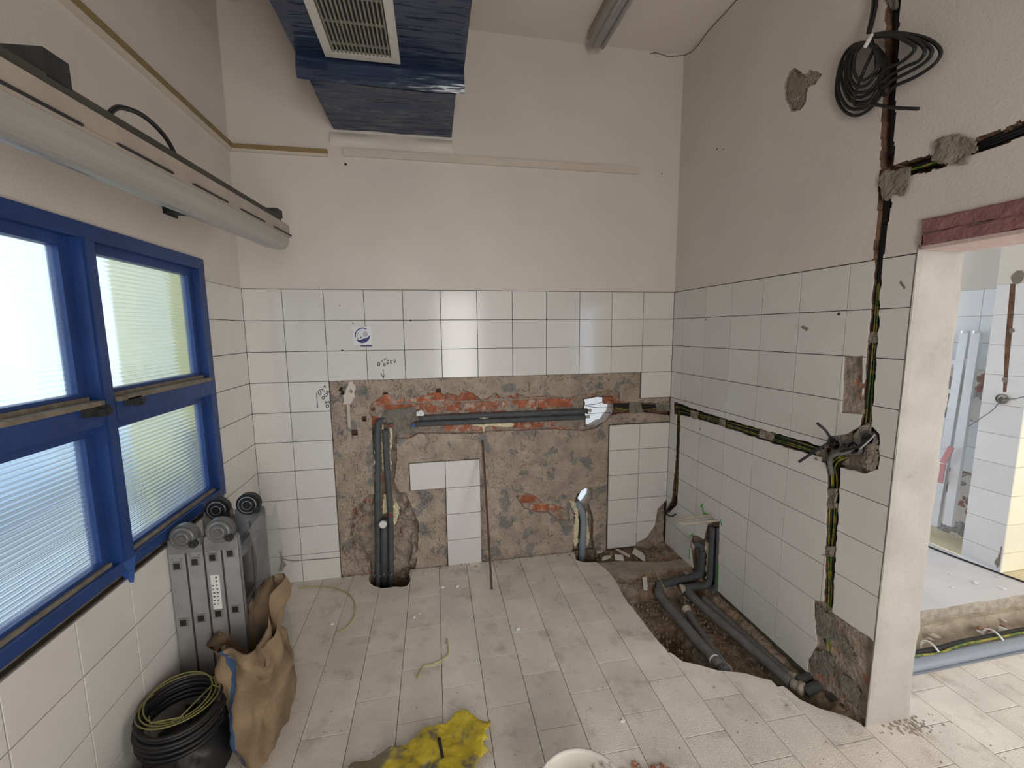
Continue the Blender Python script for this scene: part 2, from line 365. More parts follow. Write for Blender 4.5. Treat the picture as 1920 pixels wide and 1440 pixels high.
def relief(name, mp, u0, u1, v0, v1, res, fn, mats, parent=None):
    """surface with real relief: fn(U,V) -> depth, material index per vertex, keep mask"""
    nu = int(round((u1-u0)/res))+1; nv = int(round((v1-v0)/res))+1
    U, V = np.meshgrid(np.linspace(u0, u1, nu), np.linspace(v0, v1, nv))
    D, MI, K = fn(U, V)
    X = mp(U, V, D); co = np.stack([np.broadcast_to(c, U.shape) for c in X], -1).reshape(-1, 3).astype(np.float32)
    idx = np.arange(nu*nv).reshape(nv, nu); q = np.stack([idx[:-1,:-1], idx[:-1,1:], idx[1:,1:], idx[1:,:-1]], -1).reshape(-1, 4)
    kk = (K[:-1,:-1] & K[:-1,1:] & K[1:,1:] & K[1:,:-1]).reshape(-1); q = q[kk]
    mi = np.maximum.reduce([MI[:-1,:-1], MI[:-1,1:], MI[1:,1:], MI[1:,:-1]]).reshape(-1)[kk]
    me = bpy.data.meshes.new(name); me.vertices.add(len(co)); me.vertices.foreach_set('co', co.ravel())
    me.loops.add(q.size); me.loops.foreach_set('vertex_index', q.ravel().astype(np.int32))
    me.polygons.add(len(q)); me.polygons.foreach_set('loop_start', (np.arange(len(q))*4).astype(np.int32))
    for m in mats: me.materials.append(m)
    me.polygons.foreach_set('material_index', mi.astype(np.int32)); me.polygons.foreach_set('use_smooth', [False]*len(q))
    me.update(calc_edges=True); o = bpy.data.objects.new(name, me); COL.objects.link(o)
    if parent is not None: o.parent = parent
    return o

def blur(A, n):
    for _ in range(n):
        P = np.pad(A, 1, mode='edge'); A = (P[:-2,1:-1]+P[2:,1:-1]+P[1:-1,:-2]+P[1:-1,2:]+2*P[1:-1,1:-1])/6
    return A
def daub(name, mp, poly, d_face, thick, m, parent, seed=1, amp=.006, step=.018):
    """a lumpy, ragged daub lying on a wall: raised relief inside a ragged outline"""
    P = jag(poly, amp, step, seed); us = [p[0] for p in P]; vs = [p[1] for p in P]; u0, u1, v0, v1 = min(us), max(us), min(vs), max(vs)
    res = max(.0022, min(.006, max(u1-u0, v1-v0)/34))
    def fn(U, V):
        k = inside(P, U, V); H = np.clip(blur(k.astype(float), 3)*1.5-.35, 0, 1)**.7
        n = .75+.9*(vnoise(U, V, 28, seed % 50, 4)-.35) + .5*(vnoise(U, V, 75, seed % 40, 3)-.45)
        return d_face - thick*H*n, np.zeros(U.shape, int), k
    return relief(name, mp, u0-res, u1+res, v0-res, v1+res, res, fn, [m], parent)

def stroke(mb, pts, w, mp, d=-.0012):
    """flat pen stroke in wall coordinates"""
    for a, b in zip(pts[:-1], pts[1:]):
        dx, dy = b[0]-a[0], b[1]-a[1]; l = math.hypot(dx, dy) or 1; nx, ny = -dy/l*w/2, dx/l*w/2; ex, ey = dx/l*w/3, dy/l*w/3
        mb.prism([(a[0]-ex+nx, a[1]-ey+ny), (a[0]-ex-nx, a[1]-ey-ny), (b[0]+ex-nx, b[1]+ey-ny), (b[0]+ex+nx, b[1]+ey+ny)], mp, d, d+.0012)
def ell(cx, cy, rx, ry, n=12, a0=0, a1=360):
    return [(cx+rx*math.cos(math.radians(a0+(a1-a0)*i/n)), cy+ry*math.sin(math.radians(a0+(a1-a0)*i/n))) for i in range(n+1)]

# ================================================================== BACK WALL
ROWZ = [H0 - TH*k for k in range(12)]
hole1 = jag(b2([(1097,748),(1142,743),(1151,746),(1150,765),(1149,775),(1135,790),(1113,801),(1098,800)]), .006, .03, 4)
hole2 = jag(b2([(1083,936),(1090,922),(1100,916),(1111,917),(1110,935),(1104,945),(1098,952),(1088,945)]), .006, .03, 5)
zz3 = lambda L: [(620+x/6, 680+y/6) for x, y in L]
zz4 = lambda L: [(920+x/6, 680+y/6) for x, y in L]
chase_poly = b2(zz3([(430,560),(450,470),(600,365),(720,375),(740,430),(820,395),(830,460),(865,450),(900,410),(1060,380),(1200,315),(1290,380),(1310,345),(1440,380),(1500,315),(1600,350),(1690,425),(1780,400),(1860,335)])
    + zz4([(0,375),(60,345),(110,400),(230,375),(260,400),(300,350),(400,390),(520,380),(700,385),(880,400),(990,370),(1100,350),(1180,360),(1240,340),(1320,310),(1460,335),(1455,470),(1400,560),(1330,630),(1200,740),(1060,770),(800,760),(640,755),(300,770),(0,775)])
    + zz3([(1700,800),(1300,800),(980,800),(900,850),(700,860),(520,800)]))
vchase = b2([(697,790),(742,782),(744,860),(738,905),(752,930),(758,960),(772,1000),(772,1040),(764,1070),(770,1120),(695,1125),(694,1060),(672,1012),(678,985),(694,960),(702,925),(700,860)])
vrough = b2([(690,930),(760,925),(785,985),(782,1050),(770,1100),(690,1110),(672,1060),(655,1010),(660,960)])
dchase = b2([(1077,945),(1085,925),(1104,945),(1114,975),(1112,1005),(1118,1040),(1118,1070),(1070,1070),(1076,1020),(1078,985)])
bpatch = b2([(968,932),(985,926),(1000,930),(1018,945),(1040,948),(1068,958),(1069,978),(1045,976),(1028,962),(1005,962),(985,955)])
ccable = b2([(1146,752),(1200,756),(1235,757),(1264,762),(1264,780),(1235,776),(1200,772),(1150,778)])
corner_break = b2([(1228,985),(1233,955),(1250,937),(1266,925),(1266,1050),(1190,1050),(1192,1018),(1212,1008)])
pits = [b2([(x-r, y-r), (x+r, y-r), (x+r, y+r), (x-r, y+r)]) for x, y, r in [(664,812,5),(682,786,4),(699,769,3),(656,762,2),(638,730,3),(641,737,2.5),(957,744,2),(1035,790,4),(822,734,4),(1013,770,5),(722,741,4)]]
def back_fn(U, V):
    n1 = vnoise(U, V, 9, 1, 5); n2 = vnoise(U, V, 40, 2, 4); n3 = vnoise(U, V, 3.5, 3, 4); n4 = vnoise(U, V, 22, 7, 5)
    D = .0125 + (n1-.48)*.012 + (n2-.48)*.005
    flake = (n3 > .53) & (vnoise(U, V, 12, 4, 5) > .50); D = np.where(flake, D+.004, D); D = np.where((n4 > .585) & (n1 > .47), D+.007, D); D = np.where(vnoise(U, V, 60, 8, 2) > .60, D+.004, D)
    MI = np.zeros(U.shape, int)
    def carve(poly, depth, amp, mi=2):
        k = inside(poly, U, V); d = depth + (n4-.48)*amp
        D[k] = np.maximum(D, d)[k]; MI[k] = mi
    k = inside(vrough, U, V); D[k] += (.014 + (n1-.45)*.14 + (n4-.45)*.07)[k]; D[:] = np.clip(D, .003, .076); MI[k] = 2
    k = inside(chase_poly, U, V); D[k] = (.033 + (n4-.48)*.020 + (n1-.48)*.022)[k]; MI[k] = 2
    carve(vchase, .055, .02); carve(dchase, .055, .02); carve(bpatch, .034, .02); carve(ccable, .045, .01, 3); carve(corner_break, .03, .03)
    for p in pits: carve(p, .05, .005, 3)
    tiled = ((U > -.5) & (V < ROWZ[5]) | (U > -.25) & (V > ROWZ[4]) | (U < -2.5) | (V > ROWZ[3]) | (U > -2.0) & (U < -1.5) & (V > ROWZ[7]) & (V < ROWZ[6]) | (U > -1.75) & (U < -1.5) & (V < ROWZ[6]))
    tiled &= ~inside(corner_break, U, V)
    D[tiled] = .0085; MI[tiled] = 1
    K = ~(inside(hole1, U, V) | inside(hole2, U, V))
    return D, MI, K
wall_back = relief('wall_back', mb_back, -W, 0.0, -.25, 2.02, .0052, back_fn, [RENDER, GROUT, CHASEM, DARKCH]); struct(wall_back)
mbk = MB(); core = [[(-W-.3, -.3), (.215, -.3), (.215, CEIL+.1), (-W-.3, CEIL+.1)]]
for h in (hole1, hole2):
    for t in tris_of(h): core = subtract(core, t)
for P in core: mbk.prism(P, mb_back, .08, .125, 0, True)
for h in (hole1, hole2):
    n = len(h); vs = [mb_back(*p, .01) for p in h] + [mb_back(*p, .082) for p in h]
    mbk.add(vs, [(i, n+i, n+(i+1) % n, (i+1) % n) for i in range(n)])
mbk.build('wall_core', CHASEM, wall_back)
mbp = MB(); mbp.prism([(-W-.05, ROWZ[0]+.002), (.0, ROWZ[0]+.002), (.0, CEIL), (-W-.05, CEIL)], mb_back, 0, .08); mbp.build('painted_plaster', PAINT, wall_back)

cacheb = {}
cutsb = tris_of(corner_break)
missing = set()
for c in range(-10, -1):
    for r in range(3, 10): missing.add((c, r))
missing -= {(-8, 6), (-7, 6), (-7, 7), (-7, 8), (-7, 9)} | {(-2, r) for r in range(5, 10)}
missing.add((-1, 4))
for c in range(-12, 0):
    for r in range(10):
        if (c, r) in missing: continue
        u0 = max(c*TW, -W-.001); lay_tile('wall_tile', cacheb, (u0, ROWZ[r+1], (c+1)*TW, ROWZ[r]), cutsb if c >= -2 and r >= 8 else [], mb_back, .009, TILE, wall_back)

# exposed bricks, each one a piece
def brick_mesh(w, h, d, seed):
    rg = random.Random(seed); mb = MB(); c = .004
    R0 = [(-w/2+c, -h/2+c), (w/2-c, -h/2+c), (w/2-c, h/2-c), (-w/2+c, h/2-c)]; R1 = [(-w/2, -h/2), (w/2, -h/2), (w/2, h/2), (-w/2, h/2)]
    j = lambda a: a + rg.uniform(-.0025, .0025)
    vs = [(j(u), j(0), j(v)) for u, v in R0] + [(j(u), c, j(v)) for u, v in R1] + [(u, d, v) for u, v in R1]
    mb.add(vs, [(0,1,2,3)] + [(i, 4+i, 4+(i+1) % 4, (i+1) % 4) for i in range(4)] + [(4+i, 8+i, 8+(i+1) % 4, 4+(i+1) % 4) for i in range(4)])
    me = bpy.data.meshes.new('brick'); me.from_pydata(mb.v, [], mb.f); me.materials.append(BRICK); me.update(); return me
bms = [brick_mesh(.262, .062, .05, s) for s in range(4)]
def put_brick(x, z, d):
    o = bpy.data.objects.new('brick', random.choice(bms)); COL.objects.link(o); o.location = (x, d, z); o.parent = wall_back
for zt, x0, xa, xb, d0 in [(1.227+.0675, -2.015, -2.3, -.45, .027), (1.152+.0675, -1.335, -2.35, -.72, .025), (1.077+.0675, -2.015, -2.35, -.72, .031), (1.002+.0675, -1.2, -2.0, -.72, .026), (.927+.0675, -1.335, -1.9, -.72, .027)]:
    k = -20
    while k < 20:
        x = x0 + .275*k + .1375; k += 1
        if x-.13 > xa and x+.13 < xb+.03 and not (d0 < .9 and zt < 1.26 and x+.131 > -.70): put_brick(x, zt-.0345, d0+random.uniform(-.003, .006))
for x, z in [(-1.13, .452), (-.895, .452), (-.99, .376)]: put_brick(x, z, .029)
put_brick(-.40, 1.19, .03)

# mortar and foam on the back wall
daub('mortar_patch', mb_back, b2([(722,770),(780,762),(782,800),(776,815),(735,820),(733,800),(712,788)]), .04, .024, MORTARD, wall_back, 3)
daub('mortar_patch', mb_back, b2([(1181,752),(1205,755),(1207,775),(1180,777)]), .03, .02, MORTARD, wall_back, 4, .003)
daub('mortar_patch', mb_back, b2([(1230,752),(1262,752),(1262,772),(1232,772)]), .03, .02, MORTARD, wall_back, 5, .003)
daub('plaster_lump', mb_back, b2([(780,772),(790,768),(797,775),(795,781),(780,781)]), .03, .03, WHITE, wall_back, 6, .003)
def foam(pts, th, seed, parent=None, d=.05):
    return daub('foam_bead', mb_back, b2(pts), d, th, FOAM, wall_back if parent is None else parent, seed, .004, .015)
foam([(702,812),(706,812),(706,870),(706,905),(701,915),(699,870)], .045, 11)
foam([(714,795),(719,795),(720,850),(720,888),(715,890),(714,850)], .04, 12)
foam([(729,795),(736,800),(736,830),(733,850),(734,885),(731,885),(729,850)], .04, 13)
foam([(719,928),(725,930),(727,965),(716,968),(714,955)], .035, 14)
foam([(736,932),(744,945),(750,953),(746,975),(740,990),(735,985)], .04, 15)
foam([(884,796),(960,792),(968,796),(960,803),(912,801),(910,812),(905,812),(903,802),(886,800)], .02, 16, d=.035)
foam([(897,782),(925,781),(925,784),(900,786)], .05, 17, d=.04)
foam([(1066,940),(1078,938),(1086,950),(1087,975),(1086,1020),(1078,1035),(1074,1010),(1078,965)], .05, 18)
foam([(1100,955),(1105,965),(1104,985),(1108,1005),(1106,1022),(1098,1026),(1098,990)], .045, 19)
daub('lime_smear', mb_back, b2([(652,716),(660,712),(668,730),(662,750),(655,760),(640,758),(645,740)]), .014, .004, TRIMC, wall_back, 21)
mbx = MB(); q = b2([(650,758),(656,758),(658,803),(653,804)]); mbx.prism(q, mb_back, -.004, .02); mbx.build('embedded_duct', BEIGE, wall_back)
# horizontal seam and dark wire groove low on the left tiles
wire('surface_wire', [mb_back(*p, -.004) for p in b2([(527,1046),(548,1051),(580,1049),(610,1047),(637,1045)])], .003, MORTAR, '', parent=wall_back)
daub('mortar_smear', mb_back, b2([(523,1032),(529,1034),(532,1050),(538,1060),(528,1072),(522,1070),(526,1055)]), .0, .004, MORTAR, wall_back, 31, .004)

# writing and holes on the tiles
zs = lambda L: b2([(640+x/11.08, 590+y/11.08) for x, y in L])
w5 = MB()
for L in [ell(778,1025,22,38), [(838,955),(862,985)], [(880,950),(905,918),(945,915)], ell(893,1038,20,22), ell(960,1008,15,18), [(948,962),(988,955)], [(1048,955),(1015,962),(1035,982),(1015,998),(1050,1018)], [(1078,950),(1122,940),(1128,958),(1090,990),(1125,992)], [(870,1140),(872,1310)], [(820,1215),(872,1315),(900,1255)]]:
    stroke(w5, zs(L), .0042, mb_back)
tg = w5.build('marker_writing', INK, wall_back)
zl = lambda L: b2([(560+x/9.6, 700+y/9.6) for x, y in L])
w6 = MB()
for L in [[(325,355),(332,480),(340,620)], ell(378,345,22,42), [(395,290),(440,280),(430,310),(470,320)], [(445,250),(465,228),(495,245)], ell(445,440,22,22), ell(492,390,24,26), ell(520,335,18,20), [(488,500),(490,540),(540,500)], ell(518,590,26,24), [(545,510),(555,540)]]:
    stroke(w6, zl(L), .0045, mb_back)
w6.build('marker_writing', INK, wall_back)
st = MB(); st.prism(b2([(661,613),(696,611.5),(698,649),(663.5,650)]), mb_back, -.0008, 0)
stk = st.build('sticker', mat('sticker_white', (.74, .74, .75), .4), None, loc=tuple(B(679, 631)))
tag(stk, 'square white sticker with a navy ring emblem stuck on the wall tiles', 'sticker')
ring = MB()
def arc(cx, cy, r0f, a0, a1, w0, w1, n=18):
    for i in range(n):
        t0, t1 = i/n, (i+1)/n; aa, ab = math.radians(a0+(a1-a0)*t0), math.radians(a0+(a1-a0)*t1)
        wa = w0+(w1-w0)*math.sin(math.pi*t0); wb = w0+(w1-w0)*math.sin(math.pi*t1)
        q = [(cx+r0f*math.cos(aa), cy+r0f*math.sin(aa)), (cx+r0f*math.cos(ab), cy+r0f*math.sin(ab)), (cx+(r0f-wb)*math.cos(ab), cy+(r0f-wb)*math.sin(ab)), (cx+(r0f-wa)*math.cos(aa), cy+(r0f-wa)*math.sin(aa))]
        ring.prism(zs(q), mb_back, -.0014, -.0008)
arc(440, 430, 158, 0, 145, 12, 85); arc(440, 430, 158, 165, 305, 18, 22)
ring.prism(zs([(380,490),(425,445),(432,460),(400,500)]), mb_back, -.0014, -.0008)
ring.prism(zs([(335,490),(355,485),(358,505),(338,510)]), mb_back, -.0014, -.0008)
ring.prism(zs([(400,635),(640,632),(640,660),(405,662)]), mb_back, -.0014, -.0008)
attach(ring.build('emblem', NAVY), stk)
hnd = MB(); hnd.prism(zs(ell(500, 405, 52, 60)[:-1]), mb_back, -.0012, -.0008)
attach(hnd.build('hand_print', GREYP), stk); hnd = MB()
for i in range(12):
    a, b = ell(440, 430, 105, 105, 12, 140, 330)[i], ell(440, 430, 105, 105, 12, 140, 330)[i+1]; stroke(hnd, zs([a, b]), .002, mb_back, -.0012)
attach(hnd.build('inner_arc', GREYP), stk); hnd = MB()
for i in range(5): hnd.prism(zs([(262+i*26,640),(280+i*26,640),(280+i*26,660),(262+i*26,660)]), mb_back, -.0012, -.0008)
attach(hnd.build('print_line', GREYP), stk)
for x, y, r in [(770,601,.006),(1025,599,.006),(642,657,.006),(637,573,.0035),(1241,326,.004),(648,308,.008),(710,294,.003),(886,305,.003),(1150,320,.003),(662,606,.004)]:
    p = B(x, y); mb = MB(); mb.disc((p[0], -.001, p[2]), (0, 1, 0), r, .004, 10); mb.build('screw_hole', INK, wall_back)

# ================================================================== RIGHT WALL
UE = 1.637
hch = r2([(1262,752),(1300,766),(1345,781),(1420,803),(1480,819),(1545,838),(1552,862),(1520,852),(1470,838),(1420,822),(1345,797),(1300,783),(1262,776)])
vlow = r2([(1549,858),(1576,868),(1573,950),(1566,1060),(1561,1158),(1541,1152),(1546,1060),(1549,950)])
vup = r2([(1664,-30),(1690,-30),(1684,60),(1684,90),(1677,200),(1676,290),(1674,330),(1668,400),(1661,440),(1655,490),(1650,560),(1646,640),(1640,720),(1634,800),(1612,800),(1618,720),(1626,640),(1632,560),(1638,490),(1644,420),(1650,330),(1656,200),(1660,90)])
branch = r2([(1652,322),(1700,303),(1760,290),(1840,258),(1935,222),(2010,190),(2110,145),(2110,172),(2010,216),(1935,248),(1840,283),(1750,318),(1690,335),(1650,332)])
notch = r2([(1581,668),(1618,668),(1616,778),(1576,774)])
boxz = r2([(1555,818),(1590,812),(1612,800),(1636,800),(1650,815),(1648,880),(1625,888),(1580,878),(1540,866),(1546,838)])
lowbare = r2([(1525,1125),(1545,1128),(1562,1150),(1637,1200),(1640,1400),(1505,1400),(1512,1245),(1530,1210)])
cchase = r2([(1268,770),(1276,770),(1274,850),(1270,945),(1254,962),(1248,960),(1258,935),(1266,850)])
pch = r2([(1338,972),(1350,978),(1347,1050),(1345,1140),(1312,1140),(1312,1085),(1298,1060),(1294,1035),(1296,1005),(1306,1003),(1318,1012),(1324,990),(1326,975)])
chases = [jag(p, .0035, .025, 40+i) for i, p in enumerate([hch, vlow, vup, branch, boxz, lowbare, cchase, pch])]
notch = jag(notch, .002, .03, 50)
pat_hole = jag(r2([(1481,135),(1490,128),(1502,140),(1516,139),(1520,132),(1540,140),(1530,155),(1515,163),(1510,190),(1500,205),(1485,208),(1474,185),(1471,160)]), .004, .02, 60)
def right_fn(U, V):
    n1 = vnoise(U, V, 9, 11, 5); n4 = vnoise(U, V, 22, 12, 5)
    up = V > H0-.002
    D = np.where(up, 0.0, .0085); MI = np.where(up, 0, 1)
    for i, p in enumerate(chases):
        k = inside(p, U, V)
        dp = {5: .018, 7: .045, 4: .035}.get(i, .05)
        D[k] = (dp + (n4-.48)*.02)[k]; MI[k] = {2: 3, 3: 3, 5: 2, 7: 2, 4: 2}.get(i, 3)
    k = inside(notch, U, V); D[k] = (.016+(n4-.48)*.012)[k]; MI[k] = 2
    k = inside(pat_hole, U, V); D[k] = (.008+(n4-.48)*.02)[k]; MI[k] = 2
    return D, MI, np.ones(U.shape, bool)
wall_right = relief('wall_right', mb_right, 0.0, UE, -.25, CEIL, .0048, right_fn, [PAINT, GROUT, CHASEM, DARKCH]); struct(wall_right)
# wall carries on above and beyond the opening
def right2_fn(U, V):
    n4 = vnoise(U, V, 22, 13, 5); D = np.zeros(U.shape); MI = np.zeros(U.shape, int); k = inside(chases[3], U, V) | inside(chases[2], U, V)
    D[k] = (.05+(n4-.48)*.02)[k]; MI[k] = 1; return D, MI, np.ones(U.shape, bool)
relief('plaster_over_opening', mb_right, UE, 2.3, 2.06, CEIL, .0058, right2_fn, [PAINT, DARKCH], wall_right)
m = MB(); m.box((.0005, -1.68, 2.02), (.07, -1.62, 2.075)); m.box((0, -4.5, 2.06), (.05, -2.3, CEIL)); m.box((.075, -4.5, 2.12), (.215, .0, CEIL)); m.box((.0, -4.5, 0), (.215, -3.7, 2.06)); m.box((.075, -1.60, -.3), (.215, .1, 2.12))
m.build('wall_core', PAINT, wall_right)
cacher = {}
ucols = [-.001, .132, .381, .630, .879, 1.128, 1.377, UE-.004]
cutsr = []
for p in chases[:3] + chases[4:]: cutsr += tris_of(p)
cutsr += tris_of(notch)
for i in range(len(ucols)-1):
    for r in range(10): lay_tile('wall_tile', cacher, (ucols[i], ROWZ[r+1], ucols[i+1], ROWZ[r]), cutsr, mb_right, .009, TILE, wall_right)
jb = MB()
def jambfn(x, z): return -1.645 + .004*math.sin(z*9+x*20) + random.uniform(-.0015, .0015)
jb.grid(lambda a, b: (-.004+.224*a + (.0045*math.sin(b*37)+.003*math.sin(b*91) if a == 1 else 0), -1.6445 + .0012*math.sin(b*23+a*5) + (0.004 if a in (0, 1) else 0), -.02+2.05*b), 12, 90)
jb.box((-.001, -1.6415, -.05), (.217, -1.6345, 2.03)); jb.box((.07, -1.64, -.05), (.217, -1.598, 2.03)); jb.build('jamb_plaster', JAMB, wall_right)
li = empty('lintel', (0, -1.66, 2.02)); struct(li, 'pink stacked lintel bars over the wall opening', 'lintel')
def lbar(z0, z1, x0, seed, name='lintel_bar'):
    rg = random.Random(seed)
    def fn(a, b):
        y = -1.655 - 2.2*a; ang = b
        prof = [(x0+.004, z0), (x0, z0+.008), (x0, z1-.008), (x0+.004, z1), (.215, z1), (.217, z0), (x0+.004, z0)]
        i = min(int(b*6+1e-6), 6); x, z = prof[i]; return (x + rg.uniform(-.003, .003), y + (rg.uniform(-.012, .012) if a == 0 else 0), z + rg.uniform(-.003, .003))
    mb = MB(); mb.grid(fn, 60, 7); mb.add([(x0+.004,-1.655,z0),(x0,-1.655,z0+.008),(x0,-1.655,z1),(.215,-1.655,z1),(.217,-1.655,z0)], [(0,1,2,3,4)])
    return mb.build(name, LINTEL, li)
lbar(2.068, 2.118, -.012, 1); lbar(2.022, 2.066, -.016, 2)
m = MB(); m.box((-.012, -3.85, 2.008), (.217, -1.66, 2.022)); m.build('lintel_underside', LINTELU, li)

# daubs of mortar on the right wall
def daubr(pts, d, th, m=MORTAR, seed=1, amp=.004, name='mortar_patch', step=.015): return daub(name, mb_right, r2(pts), d, th, m, wall_right, seed, amp, step)
daubr([(1652,330),(1668,318),(1712,312),(1716,330),(1706,352),(1698,368),(1680,365),(1665,378),(1655,368),(1650,345)], .004, .018, MORTAR, 71, .006)
daubr([(1757,263),(1770,254),(1800,252),(1832,258),(1838,280),(1822,290),(1818,308),(1765,312),(1750,300)], .004, .02, MORTAR, 72, .006)
daubr([(1481,140),(1489,130),(1500,143),(1512,141),(1514,160),(1508,190),(1498,206),(1485,206),(1475,185),(1473,160)], .012, .012, MORTAR, 73, .004)
daubr([(1293,768),(1309,772),(1307,788),(1292,783)], .03, .034, MORTAR, 74, .002)
daubr([(1348,783),(1360,787),(1358,803),(1346,798)], .03, .034, MORTAR, 75, .002)
daubr([(1422,803),(1450,811),(1446,828),(1421,821)], .03, .034, MORTAR, 76, .002)
daubr([(1628,622),(1646,622),(1645,644),(1626,644)], .03, .034, MORTAR, 77, .002)
daubr([(1524,845),(1550,840),(1552,865),(1530,864)], .03, .036, MORTAR, 78, .003)
daubr([(1610,800),(1633,785),(1631,830),(1612,832),(1596,822)], .03, .033, MORTAR, 79, .003)
daubr([(1616,838),(1648,822),(1646,868),(1640,888),(1622,882),(1614,866)], .03, .036, MORTAR, 80, .004)
daubr([(1549,915),(1571,915),(1570,955),(1548,955)], .03, .034, MORTAR, 81, .002)
daubr([(1543,1025),(1566,1022),(1564,1045),(1541,1042)], .03, .034, MORTAR, 82, .002)
daubr([(1527,1128),(1560,1155),(1575,1180),(1605,1235),(1595,1245),(1570,1205),(1530,1195)], .016, .018, MORTARD, 83, .005)
daubr([(1523,1215),(1545,1220),(1565,1230),(1562,1268),(1530,1265),(1518,1240)], .016, .018, MORTARD, 84, .005)
daubr([(1570,1255),(1600,1280),(1612,1300),(1600,1330),(1585,1310),(1572,1285)], .016, .014, MORTARD, 85, .005)
daubr([(1655,-20),(1686,-20),(1682,18),(1668,20),(1658,8)], .03, .034, MORTARD, 86, .003)
daubr([(1560,812),(1592,805),(1600,825),(1585,832),(1560,830)], .03, .03, MORTAR, 87, .004)

# ================================================================== CEILING, LEFT WALL, OTHER WALLS
m = MB(); m.box((-W-.3, -4.7, CEIL), (.215, .125, CEIL+.15)); m.box((.06, -4.7, CEIL), (5.0, 2.2, CEIL+.15)); struct(m.build('ceiling', CEILP))
wl = MB(); WZ0, WZ1, WY0, WY1 = .80, 2.105, -.455, -2.12        # window opening
for (u0, u1, z0, z1) in [(-.05, -WY0, -.3, CEIL), (-WY1, 4.7, -.3, CEIL), (-WY0, -WY1, -.3, WZ0), (-WY0, -WY1, WZ1, CEIL)]:
    d0 = .0085
    zt = max(min(z1, H0), z0)
    if z0 < zt: wl.prism([(u0, z0), (u1, z0), (u1, zt), (u0, zt)], mb_left, .0085, .095, 1, True)
    if z1 > H0: wl.prism([(u0, max(z0, H0)), (u1, max(z0, H0)), (u1, z1), (u0, z1)], mb_left, 0, .095, 0, True)
wall_left = wl.build('wall_left', [PAINT, GROUT]); struct(wall_left)
cachel = {}
lcols = [-.001] + [.2075+.2515*k for k in range(0, 14)]
for i in range(len(lcols)-1):
    for r in range(10):
        if lcols[i] > 2.6: continue
        u0, u1, z0, z1 = lcols[i], lcols[i+1], ROWZ[r+1], ROWZ[r]
        rects = [(u0, z0, u1, z1)]
        if r < 6 and u1 > -WY0 and u0 < -WY1:
            rects = []
            if u0 < -WY0: rects.append((u0, z0, -WY0, z1))
            if u1 > -WY1: rects.append((-WY1, z0, u1, z1))
        for q in rects: lay_tile('wall_tile', cachel, q, [], mb_left, .009, TILE, wall_left)
# rear wall with a door opening and hall windows
m = MB()
def wallx(y, x0, x1, z0, z1, t=.2): m.box((x0, y-t, z0), (x1, y, z1))
for x0, x1, z0, z1 in [(-W-.3, -1.7, 0, CEIL), (-1.0, .86, 0, CEIL), (-1.7, -1.0, 2.4, CEIL), (.86, 1.2, 0, .78), (.86, 1.2, 2.42, CEIL), (1.2, 1.36, 0, CEIL), (1.36, 3.44, 0, .38), (1.36, 3.44, 2.52, CEIL), (3.44, 5.0, 0, CEIL)]: wallx(-4.5, x0, x1, z0, z1)
struct(m.build('wall_rear', PAINT))
m = MB(); m.box((4.6, -4.7, -.3), (4.8, -.7, CEIL)); struct(m.build('wall_hall_east', PAINT))
m = MB(); m.box((.075, 2.0, -.3), (.4, 2.2, CEIL)); m.box((1.85, 2.0, -.3), (2.5, 2.2, CEIL)); m.box((.4, 2.0, -.3), (1.85, 2.2, .75)); m.box((.4, 2.0, 2.45), (1.85, 2.2, CEIL)); m.box((.06, .0, -.3), (.2, 2.1, CEIL)); struct(m.build('wall_hall_north', PAINT))
# room beyond the holes in the back wall
m = MB(); m.box((-W-3.3, 7.0, -.3), (6.0, 7.2, 2.2)); struct(m.build('wall_beyond', mat('outer_white_wall', (.86, .88, .90), .8)))
m = MB(); m.box((-W-.05, .126, -.35), (.06, 7.0, -.3)); m.box((.06, 2.2, -.35), (6.0, 7.0, -.3)); struct(m.build('floor_beyond', mat('outer_pale_paving', (.84, .85, .86), .9)))

# ceiling crack
cr = MB()
P = [(x, y) for x, y in [(1218,101),(1228,99),(1240,102),(1252,106),(1270,105),(1283,104)]]
pts = [B(x, y) for x, y in P]
cr.tube([(p[0], -.001, p[2]) for p in pts], .0022, 5)
pts = [(0, 0, 0)]
P2 = [RW(x, y) for x, y in [(1283,104),(1296,98),(1310,84),(1325,62),(1345,40),(1362,22),(1385,-4)]]
cr.tube([(-.001, p[1], p[2]) for p in P2], .0022, 5)
cr.build('plaster_crack', INK, wall_right)

# ================================================================== FLOOR
T1px = [(1076,1034),(1080,1050),(1096,1055),(1118,1053),(1135,1067),(1150,1083),(1168,1115),(1185,1140),(1205,1166),(1225,1192),(1250,1218),(1280,1240),(1310,1248),(1345,1256),(1400,1264),(1450,1275),(1475,1291),(1500,1312),(1540,1330),(1580,1341),(1625,1362)]
T1 = f2(T1px); T1a = []; rgj = random.Random(90)
for p_, q_ in zip(T1[:-1], T1[1:]):
    n_ = max(1, int(math.dist(p_, q_)/.045))
    for k_ in range(n_): T1a.append((p_[0]+(q_[0]-p_[0])*k_/n_ + rgj.uniform(-.005, .005), p_[1]+(q_[1]-p_[1])*k_/n_ + rgj.uniform(-.005, .005)))
T1 = T1a + [(.0, -1.645), (.03, -1.63), (.03, .03), (T1[0][0], .03)]
T2 = f2([(692,1080),(691,1087),(695,1094),(701,1099),(709,1101),(716,1103),(728,1102),(740,1100),(752,1101),(762,1099),(767,1094),(769,1088),(768,1076)])
T2 = [(T2[0][0], .05)] + T2 + [(T2[-1][0], .05)]
strip = f2([(1118,1054),(1150,1082),(1215,1073),(1300,1062),(1290,1045),(1240,1052),(1160,1050)])
